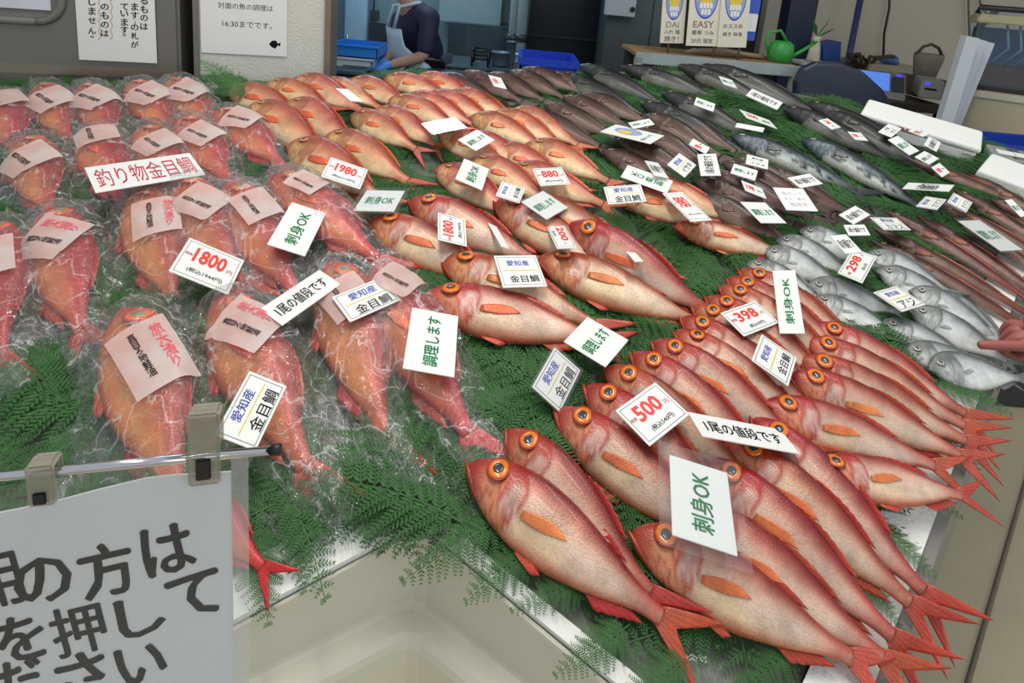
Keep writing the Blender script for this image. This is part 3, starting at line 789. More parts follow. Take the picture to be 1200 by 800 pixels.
def bag(fr, where, lab=(.44, 0.0, .105, .135, 0.0), seed=0, front=True, wide=.27):
    o, H, d, perp, Ln, loc = fr
    nu, nv = 84, 50
    UE = 1.05; us = np.linspace(-.10, UE, nu); vs_ = np.linspace(-wide, wide, nv)
    pr = PROF['alfonsino']; U, V = np.meshgrid(us, vs_, indexing='ij')
    hs = np.zeros((nu, nv)); root = H - N * ((H - P0).dot(N)) + N * .006
    for ob in [o] + [c_ for c_ in o.children if 'tail' in c_.name or 'eye' in c_.name or 'pectoral' in c_.name]:
        for v_ in ob.data.vertices:
            q = o.matrix_world @ v_.co - root; fu, fv = (q.dot(d) / Ln + .10) / (UE + .10) * (nu - 1), (q.dot(perp) / Ln + wide) / (2 * wide) * (nv - 1)
            i, j = int(round(fu)), int(round(fv))
            if 0 <= i < nu and 0 <= j < nv: hs[i, j] = max(hs[i, j], q.dot(N) + .0045)
    for _ in range(2):
        Pd = np.pad(hs, 1, mode='edge'); hs = np.maximum.reduce([Pd[a_:a_ + nu, b_:b_ + nv] for a_ in range(3) for b_ in range(3)])
    Hh = hs.copy()
    for _ in range(44): Hh = np.maximum(hs, blur(Hh))
    for _ in range(3): Hh = np.maximum(blur(Hh), hs)
    loose = np.clip((Hh - hs) * 60 + .30, .28, 1)
    lu, lv, lw, lh, la = lab
    top = np.zeros((nu, nv, 3)); r_ = random.Random(seed)
    ox, oy = r_.uniform(0, 50), r_.uniform(0, 50)
    for i in range(nu):
        for j in range(nv):
            u, v = us[i], vs_[j]
            eu = min(u + .10, UE - u) / .05; ev = (wide - abs(v)) / .05; edge = max(0, min(1, eu, ev))
            p3 = Vector((u * 3.2 + ox, v * 3.2 + oy, .5))
            rid = 1 - abs(noise.noise(p3 * 3.1 + Vector((noise.noise(p3 * 1.7), noise.noise(p3 * 1.7 + Vector((9, 0, 0))), 0)) * 1.2)) * 2
            rid2 = 1 - abs(noise.noise(p3 * 8.3)) * 2
            inlab = abs(u - lu) < lh / Ln * .62 and abs(v - lv) < lw / Ln * .62
            k = .10 if inlab else 1
            crk = (max(0, rid - .5) * .030 + max(0, rid2 - .5) * .018) * loose[i, j] * k * edge
            hh = Hh[i, j] * edge + .010 * (1 - edge) * (.4 + noise.noise(p3 * 2) * .6 + .5) + crk + .002
            jx = .035 * noise.noise(p3 * 1.4 + Vector((3, 3, 3))) * (1 - edge * .75); jy = .035 * noise.noise(p3 * 1.4 + Vector((7, 1, 3))) * (1 - edge * .75)
            # the mouth of the bag is gathered a little past the tail
            g = 1 - .5 * sstep(.60, 1.05, u)
            top[i, j] = ((u + jx) * Ln, (v * g + jy) * Ln, hh)
    VV = [tuple(p) for p in top.reshape(-1, 3)]; n = len(VV)
    VV += [(p[0], p[1], min(.004, p[2])) for p in VV]
    FF = []
    for i in range(nu - 1):
        for j in range(nv - 1):
            a = i * nv + j; FF.append((a, a + nv, a + nv + 1, a + 1)); FF.append((n + a, n + a + 1, n + a + nv + 1, n + a + nv))
    ring = [j for j in range(nv)] + [i * nv + nv - 1 for i in range(1, nu)] + [(nu - 1) * nv + j for j in range(nv - 2, -1, -1)] + [i * nv for i in range(nu - 2, 0, -1)]
    for q in range(len(ring)):
        a, b = ring[q], ring[(q + 1) % len(ring)]; FF.append((a, b, n + b, n + a))
    me = mesh('plastic_bag', VV, FF, True); bo = link('plastic_bag', me, FILM)
    frame(bo, d, perp, N, root)
    tag(bo, 'clear bag ' + where, 'bag', 'clear bags round the red fish at the left')
    # label sheet draped over the fish
    def hb(x, y):
        fi = np.clip((x / Ln + .10) / (UE + .10) * (nu - 1), 0, nu - 1.001); fj = np.clip((y / Ln + wide) / (2 * wide) * (nv - 1), 0, nv - 1.001)
        i, j = int(fi), int(fj); a, b = fi - i, fj - j
        return top[i, j, 2] * (1 - a) * (1 - b) + top[i + 1, j, 2] * a * (1 - b) + top[i, j + 1, 2] * (1 - a) * b + top[i + 1, j + 1, 2] * a * b
    ca, sa = math.cos(la), math.sin(la); m_ = 13; lv3 = []; lf = []
    for i in range(m_):
        for j in range(m_):
            x, y = (j / (m_ - 1) - .5) * lw, (i / (m_ - 1) - .5) * lh
            # label x axis points along perp, label y axis points to the head
            X, Y = lu * Ln - (x * sa + y * ca), lv * Ln + (x * ca - y * sa)
            lv3.append((X, Y, hb(X, Y) + .0035))
    for i in range(m_ - 1):
        for j in range(m_ - 1): lf.append((i * m_ + j, i * m_ + j + 1, (i + 1) * m_ + j + 1, (i + 1) * m_ + j))
    lo = link('label_sheet', mesh('label_sheet', lv3, lf, True), PAPER, bo)
    def put(s, cx, cy, w, h, col):
        co, sz, faces = text_mesh(s, .01, 1); kx, ky = w / sz[0], h / sz[1]; out = []
        for x, y in co:
            x, y = x * kx + cx, y * ky + cy; X, Y = lu * Ln - (x * sa + y * ca), lv * Ln + (x * ca - y * sa)
            out.append((X, Y, hb(X, Y) + .0048))
        link('lettering', mesh('lettering', out, faces), INK[col], lo)
    put('真\n目\nろ\n地\n鮭\n油', -.13 * lw, .02 * lh, .13 * lw, .70 * lh, 'black')
    if front: put('旅\n大\n漁\nり', .27 * lw, .0, .2 * lw, .74 * lh, 'pink')
    return bo


BAGS = [  # head, tail, where the fish lies, label
    (150, 362, 222, 640, 'in front, just above the chrome rod', (.37, .03, .085, .135, .18), 1),
    (262, 346, 396, 630, 'whose tail reaches the white rim', (.30, .01, .085, .10, .55), 1),
    (392, 308, 470, 582, 'under the long card reading 1尾の値段です', (.32, -.01, .08, .09, .3), 0),
    (438, 318, 558, 524, 'under the green 調理します card', (.2, .03, .07, .08, .5), 0),
    (168, 222, 214, 402, 'directly below the hand written pink card', (.40, .02, .085, .11, -.1), 1),
    (213, 210, 292, 352, 'behind the 1800 yen card at the left', (.38, .0, .085, .10, .5), 0),
    (268, 218, 345, 345, 'left of the green 刺身OK card', (.36, .02, .075, .10, .1), 0),
    (322, 205, 436, 302, 'beneath the green 刺身OK card', (.30, 0, .06, .08, .2), 0),
    (62, 246, 96, 402, 'with a kite shaped label near the left edge', (.36, -.02, .10, .10, .75), 1),
    (-8, 262, -4, 400, 'cut off by the left picture edge', (.4, 0, .08, .1, 0), 0),
    (34, 162, 62, 272, 'second from the steel door, nearest the left edge', (.42, -.02, .10, .09, .35), 0),
    (108, 152, 142, 240, 'mostly covered by the hand written pink card', (.28, 0, .09, .08, 0), 0),
    (168, 150, 216, 235, 'behind the right end of the hand written pink card', (.40, 0, .09, .08, .3), 0),
    (212, 140, 270, 215, 'just right of the hand written pink card', (.42, 0, .08, .09, .4), 0),
    (255, 130, 338, 200, 'nearest the unbagged bream', (.36, 0, .09, .09, .5), 0),
    (2, 112, 22, 200, 'leftmost in the back row', (.3, 0, .1, .09, .2), 0),
    (48, 101, 82, 168, 'second from the left in the back row', (.45, 0, .1, .1, .3), 0),
    (98, 102, 136, 168, 'third from the left in the back row', (.42, 0, .1, .1, .5), 0),
    (156, 98, 206, 160, 'fourth from the left in the back row', (.42, 0, .1, .1, .4), 0),
    (200, 95, 247, 152, 'last of the back row by the pillar', (.42, 0, .1, .1, .5), 0),
    (210, 560, 322, 686, 'behind the paper sign, only its tail tip showing', (.4, 0, .08, .1, 0), 0),
]
BG = 'bagged red fish at the left'
for i, (hx, hy, tx, ty, w, lab, fr_) in enumerate(BAGS):
    lift = 0.0 if i not in (5, 6, 7) else .012
    f = fish('deep', hx, hy, tx, ty, 'bagged orange red alfonsino ' + w, BG, roll=14, lift=lift, L=(.46 if i < 10 else .43) if i < 20 else .215)
    if i < 20: bag(f, 'of the fish ' + w, lab, i, fr_ == 1)

# ------------------------------------------------------------------ sea bream and big alfonsino in the middle
BRM = [
    (270, 104, 372, 150, 'at the foot of the white pillar, leftmost of the unbagged bream'), (313, 98, 402, 135, 'second from the left at the foot of the white pillar'),
    (345, 92, 440, 138, 'third from the left, below the right edge of the pillar'), (378, 94, 452, 132, 'carrying a small white ticket beside the pillar'),
    (409, 94, 485, 130, 'in the back row below the blue gloves'), (450, 91, 528, 118, 'in the back row just right of the blue gloves'), (488, 89, 545, 115, 'rightmost of the pink fish in the back row'),
    (293, 124, 398, 192, 'large and orange, resting against the bagged fish'), (336, 120, 432, 182, 'directly behind the 1980 yen card, upper one'),
    (340, 168, 470, 248, 'lying under the 1980 yen card'), (383, 158, 500, 226, 'with its tail just right of the 1980 yen card'),
    (412, 134, 500, 184, 'left one of the pair left of the green card'), (440, 128, 520, 178, 'right one of the pair left of the green card'),
    (456, 116, 545, 156, 'behind the pair left of the green card'), (476, 112, 560, 150, 'in the middle row behind the upside down green card, left one'),
    (500, 110, 580, 146, 'in the middle row behind the upside down green card, middle one'), (526, 108, 600, 142, 'in the middle row behind the upside down green card, right one'),
    (552, 136, 650, 182, 'left of three beside the brown fish'), (578, 132, 662, 176, 'middle of three beside the brown fish'), (600, 128, 676, 172, 'right of three beside the brown fish'),
    (516, 156, 612, 208, 'underneath the upside down green card'), (545, 158, 622, 206, 'underneath the green card next to the upside down one'),
    (577, 172, 668, 222, 'with a golden belly just above the 880 yen card'), (617, 168, 718, 218, 'right of the 880 yen card with its tail on the ferns'),
    (512, 196, 622, 268, 'under the green card above the small origin card'), (552, 186, 660, 250, 'under the small origin card left of the 880 yen card'), (598, 196, 706, 242, 'under the 880 yen card with a thin red tail'),
    (716, 222, 835, 268, 'under the origin card beside the brown fish'), (742, 212, 850, 256, 'behind the card with a red 0円 beside the brown fish'),
]
for i, (a, b, c, d, w) in enumerate(BRM):
    fish('bream', a, b, c, d, 'unbagged pinkish sea bream ' + w, 'sea bream piled in the upper middle', roll=26 if i not in (3,) else 12, small=b < 150, lo=.8, hi=1.15)
BIG = [
    (436, 256, 575, 330, 'with an orange fin hanging down, left of the 1800 yen card', 24, 0), (482, 234, 612, 300, 'lying behind the middle 1800 yen card', 28, 0),
    (519, 303, 722, 392, 'with its mouth open under the origin card', 18, 0), (497, 346, 705, 404, 'lying alone at the front with its whole flank showing', 14, .01),
    (582, 236, 700, 312, 'with its head under the green 調理します card', 24, 0), (620, 232, 752, 318, 'squeezed between the 1200 yen card and the narrow red fish', 30, 0),
    (631, 302, 778, 366, 'with golden cheeks below the 1200 yen card', 14, .005), (668, 262, 792, 345, 'narrow and dark red, right of the 1200 yen card', 50, .01),
    (792, 264, 876, 292, 'with its face turned sideways beside the brown fish', 20, 0),
]
for (a, b, c, d, w, rl, lf) in BIG:
    fish('alfonsino', a, b, c, d, 'large unbagged red alfonsino ' + w, 'large red alfonsino in the middle', roll=rl, lift=lf, L=.40 if a < 700 else .30)

# small alfonsino, front group (500 yen) and the group behind it
G5 = [
    (552, 543, 838, 778, 'open mouthed, frontmost and nearest the tub', 22, 0), (597, 504, 800, 745, 'second from the tub, right behind the frontmost one', 32, 0),
    (654, 480, 905, 690, 'third from the tub, left of the 500 yen card', 26, .0), (688, 452, 900, 640, 'peeking out above the left corner of the 500 yen card', 32, .0),
    (712, 430, 905, 590, 'fifth from the tub, above the 500 yen card', 34, 0), (742, 414, 915, 560, 'sixth from the tub, right above the 500 yen card', 34, 0), (766, 400, 900, 500, 'at the back end of the row behind the 500 yen card', 34, 0),
    (742, 622, 1045, 806, 'in the second row, nearest the bottom edge, half under the sleeved card', 24, .004), (790, 585, 1064, 800, 'in the second row, under the sleeved green card', 32, .0),
    (826, 538, 1068, 772, 'in the second row, eye beside the sleeved card', 34, 0), (852, 512, 1060, 706, 'fourth in the second row, under the long card', 34, 0), (884, 490, 1052, 668, 'in the second row, furthest up, under the long card', 34, 0),
]
for (a, b, c, d, w, rl, lf) in G5:
    fish('alfonsino', a, b, c, d, 'small red alfonsino ' + w, 'small red alfonsino of the 500 yen group', roll=rl, lift=lf, lo=.9, hi=1.1)
G3 = [
    (792, 388, 965, 515, 'front one of the back group, fully showing its pale flank', 22, 0), (800, 372, 965, 495, 'second from the front, under the origin card', 34, 0), (813, 358, 975, 480, 'third from the front, left of the 398 yen card', 34, 0),
    (829, 348, 985, 462, 'fourth from the front, under the 398 yen card', 34, 0), (845, 335, 1000, 445, 'fifth from the front, behind the 398 yen card', 34, 0), (854, 326, 1005, 430, 'sixth from the front, beside the upright green card', 34, 0), (868, 316, 1010, 415, 'furthest back, next to the silver fish', 34, 0),
    (892, 474, 1095, 550, 'lower one of the right row, with a bright orange eye', 24, 0), (925, 438, 1134, 542, 'second one of the right row, its tail on the white edge', 32, .0), (936, 420, 1130, 520, 'third one of the right row', 34, 0),
    (942, 398, 1110, 492, 'fourth one of the right row', 34, 0), (950, 380, 1098, 470, 'last one of the right row, nearest the silver fish', 34, 0),
]
for (a, b, c, d, w, rl, lf) in G3:
    fish('alfonsino', a, b, c, d, 'small red alfonsino ' + w, 'small red alfonsino of the back group', roll=rl, lift=lf, L=.31)
fish('alfonsino', 952, 549, 1130, 594, 'single short red alfonsino with a white rimmed eye at the right edge', 'small red alfonsino of the back group', roll=12, lift=.022, L=.262)

# silver fish
SIL = [
    (876, 308, 985, 372, 'front one of the left cluster', 24), (895, 293, 1005, 350, 'second of the left cluster', 34), (910, 280, 1015, 335, 'third of the left cluster', 34), (938, 269, 1030, 320, 'back one of the left cluster', 34),
    (946, 334, 1060, 375, 'with a dark mouth, upper one right of the 298 yen card', 34), (952, 350, 1075, 410, 'broad and plain, front one below the 298 yen card', 16),
    (1016, 296, 1120, 352, 'behind the 298 yen card', 32), (1028, 316, 1125, 370, 'under the upper edge of the silver origin card', 32), (1090, 340, 1172, 408, 'lying alone at the right of the silver origin card', 24), (1066, 338, 1165, 402, 'just right of the silver origin card', 32),
    (1031, 378, 1130, 432, 'with a greenish cheek below the origin card', 24), (1066, 362, 1160, 420, 'with a dark mark on its cheek below the origin card', 32), (1060, 412, 1150, 440, 'second nearest the white edge', 20), (1088, 430, 1165, 446, 'grey faced, nearest the white edge', 24),
]
for (a, b, c, d, w, rl) in SIL:
    fish('silver', a, b, c, d, 'silver fish ' + w, 'silver fish at the right', roll=rl, lo=.85, hi=1.1)

# brown fish
BRN = [
    (510, 87, 600, 128), (542, 84, 625, 128), (572, 86, 645, 124), (598, 83, 662, 118), (612, 80, 690, 114), (640, 86, 700, 114),
    (613, 131, 722, 182), (638, 122, 740, 172), (660, 113, 752, 160), (682, 110, 770, 152),
    (706, 176, 822, 236), (722, 163, 830, 216), (748, 150, 846, 208), (757, 134, 862, 196), (778, 132, 880, 190),
    (812, 228, 912, 282), (812, 211, 918, 262), (838, 204, 948, 258), (858, 186, 972, 246), (884, 196, 988, 250), (846, 190, 950, 240),
]
BW = ['in the back row, leftmost, beside the pink fish', 'in the back row, second from the left', 'in the back row with a small red ticket', 'in the back row, fourth from the left', 'in the back row in front of the blue crate', 'in the back row, right end below the blue crate',
      'in the middle row, frontmost, below the picture card', 'in the middle row, second from the front', 'in the middle row, third from the front', 'in the middle row, furthest back',
      'below the picture card, half covered by the upside down green card', 'directly beneath the picture card', 'behind the picture card', 'right of the picture card, upper one', 'right of the picture card, under the small red ticket',
      'short and thick, in front next to the last red fish', 'second from the front left of the green card', 'under the red and black ticket', 'under the small origin card at the right', 'under the hand written white card', 'between the red ticket and the origin card']
for (a, b, c, d), w in zip(BRN, BW):
    fish('brown', a, b, c, d, 'dull brown fish ' + w, 'brown fish at the top of the counter', roll=30, small=True, lo=.85, hi=1.15)
# big grey fish
GRY = [
    (656, 86, 752, 136, 'grey', 'leftmost of the big ones, above the brown rows'), (680, 76, 765, 118, 'grey', 'arched, in front of the blue crate'), (728, 78, 850, 118, 'grey', 'behind the ferns in the back row'),
    (750, 120, 876, 180, 'grey', 'lying above the small red ticket'), (775, 108, 878, 158, 'grey', 'with a white and green ticket on its side'), (795, 76, 905, 122, 'grey', 'with a ticket, in front of the rusty shelf'), (822, 76, 985, 140, 'grey', 'dark, below the rusty shelf leg'),
    (856, 158, 1015, 228, 'mackerel', 'with pale blotched flank, right of the brown fish'), (918, 126, 1040, 186, 'grey', 'under the long white card'), (945, 120, 1060, 172, 'grey', 'in front of the dark blue panel'), (962, 128, 1085, 198, 'grey', 'beside the long styrofoam box'),
    (940, 162, 1060, 232, 'mackerel', 'second one with a pale streaked flank'),
]
for (a, b, c, d, k, w) in GRY:
    fish(k, a, b, c, d, 'large dark grey fish ' + w, 'large grey fish at the back right', roll=24, small=True, lo=.85, hi=1.2)
SLN = [(1020, 281, 1172, 372), (1022, 266, 1186, 362), (1038, 247, 1200, 352), (1074, 252, 1216, 352), (1100, 240, 1222, 330), (1118, 222, 1232, 300), (1060, 186, 1150, 226), (1136, 204, 1250, 280), (1160, 232, 1262, 300), (1086, 230, 1206, 300)]
SW = ['frontmost, next to the silver fish', 'second from the silver fish', 'third from the silver fish', 'fourth from the silver fish', 'passing under the grey sleeved card', 'under the right origin card', 'short, below the crumpled tickets', 'dark, along the white box at the right', 'with a pale head beside the green ticket', 'under the left one of the two origin cards']
for (a, b, c, d), w in zip(SLN, SW):
    fish('slender', a, b, c, d, 'long slender red brown fish ' + w, 'slender fish at the far right', roll=24, small=True)

# ------------------------------------------------------------------ price cards
def rect_fit(cs, h, maxtilt=48):
    """turn four photographed corners into a true rectangle standing near the counter at height h: search the card's tilt"""
    cx = sum(c[0] for c in cs) / 4; cy = sum(c[1] for c in cs) / 4; ctr = un(cx, cy, h); best = None
    rays = [ray(*c) for c in cs]
    for ta in range(-maxtilt, maxtilt + 1, 6):
        for tb in range(-maxtilt, maxtilt + 1, 6):
            n = (N + EX * math.tan(math.radians(ta)) + EY * math.tan(math.radians(tb))).normalized()
            q = (ctr - CAM).dot(n); pts = []
            for r in rays:
                dn = r.dot(n)
                if dn > -1e-3 * r.length: break
                pts.append(CAM + r * (q / dn))
            if len(pts) < 4: continue
            U1, U2, V1, V2 = pts[1] - pts[0], pts[2] - pts[3], pts[0] - pts[3], pts[1] - pts[2]
            U, V = (U1 + U2) / 2, (V1 + V2) / 2
            if U.length > .3 or V.length > .3: continue
            e = (U.normalized().dot(V.normalized()))**2 * 6 + ((U1.length - U2.length) / U.length)**2 + ((V1.length - V2.length) / V.length)**2
            e += (math.radians(ta)**2 + math.radians(tb)**2) * .35
            if best is None or e < best[0]: best = (e, U, V, n, sum(pts, Vector()) / 4)
    _, U, V, n, c = best
    w, hh = U.length, V.length; U = U.normalized(); n2 = U.cross(V).normalized(); V = n2.cross(U)
    return U, V, n2, c, w, hh


def origin(o, w, h, top='愛知産', bot='金目鯛', fr=True):
    lettering(top, 0, .24 * h, .52 * w, .26 * h, 'blue', o, .0012, .015)
    strip('rule_line', [(-.40 * w, -.005 * h, .40 * w, .025 * h)], .0012, INK['yellow'], o)
    lettering(bot, .04 * w, -.25 * h, .66 * w, .33 * h, 'black', o, .0012, .012)


def border(o, w, h):
    x, y, t = w * .455, h * .44, .0011
    strip('border_line', [(-x, -y, x, -y + t), (-x, y - t, x, y), (-x, -y, -x + t, y), (x - t, -y, x, y)], .0011, INK['grey'], o)


def price(o, w, h, n, tax):
    lettering('税抜', -.37 * w, .10 * h, .13 * w, .12 * h, 'red', o, .0012, .02)
    lettering(n, -.01 * w, .14 * h, .56 * w, .40 * h, 'red', o, .0012, .035, fit=len(n) > 2)
    lettering('円', .36 * w, .02 * h, .09 * w, .13 * h, 'red', o, .0012, .01)
    lettering('(税込%s円)' % tax, .02 * w, -.28 * h, .60 * w, .15 * h, 'black', o, .0012, .015)


def card(kind, cs, label, h=.085, arg=None, group='price and word cards among the fish', mt=48):
    U, V, n, c, w, hh = rect_fit(cs, h, mt)
    b = MB(); b.box((0, 0, 0), (w, hh, .0018), bev=.0004)
    o = b.build('price_card' if kind == 'price' else 'word_card', CARDW); frame(o, U, V, n, c)
    tag(o, label, 'card', group)
    far = w > 0 and cs[0][1] < 200
    if kind == 'price': border(o, w, hh); price(o, w, hh, *arg)
    elif kind == 'origin':
        if not far: border(o, w, hh)
        origin(o, w, hh, *(arg or ()))
    elif kind == 'sashimi': lettering('刺身OK', 0, 0, .72 * w, .36 * hh, 'green', o, .0012, .03, fit=True)
    elif kind == 'cook': lettering('調理します', 0, 0, .80 * w, .30 * hh, 'green', o, .0012, .03, fit=True)
    elif kind == 'each': lettering('1尾の値段です', 0, 0, .80 * w, .48 * hh, 'black', o, .0012, .02, fit=True)
    elif kind == 'hand': lettering('釣り物金目鯛', 0, 0, .90 * w, .72 * hh, 'pink', o, .0012, .005, fit=True)
    elif kind == 'redmix':
        lettering('198', -.18 * w, .02 * hh, .40 * w, .45 * hh, 'red', o, .0012, .04, fit=True); lettering('税込', .28 * w, 0, .22 * w, .26 * hh, 'black', o, .0012, .02)
    elif kind == 'redgreen':
        lettering('500', -.2 * w, .05 * hh, .36 * w, .4 * hh, 'red', o, .0012, .04, fit=True); lettering('調理', .24 * w, -.05 * hh, .26 * w, .3 * hh, 'green', o, .0012, .02)
    elif kind == 'note':
        for k, s in enumerate(('脂のって', 'ます！煮付', '塩焼き')): lettering(s, 0, (.24 - .24 * k) * hh, .66 * w, .17 * hh, 'lilac', o, .0012, .0)
    elif kind == 'picture':
        # oval badge: yellow top half, blue tiles below
        vs = []; fs = []
        for k in range(28): vs.append((.08 * w + .30 * w * math.cos(k * math.pi / 14), .1 * hh + .27 * hh * math.sin(k * math.pi / 14), .0012))
        fs.append(tuple(range(28))); link('badge', mesh('badge', vs, fs), INK['paleblue'], o)
        strip('badge_patch', [(-.16 * w, .02 * hh, .1 * w, .26 * hh)], .0016, INK['yellow'], o)
        lettering('愛知のさかな', -.06 * w, -.3 * hh, .66 * w, .17 * hh, 'teal', o, .0012, .02)
    return o, w, hh


def sleeve(o, w, h, m=.012, off=(0, 0)):
    b = MB(); b.box((off[0], off[1], .0022), (w + 2 * m, h + 2 * m, .0006), bev=.0002); s = b.build('clear_sleeve', SLEEVE, o); return s


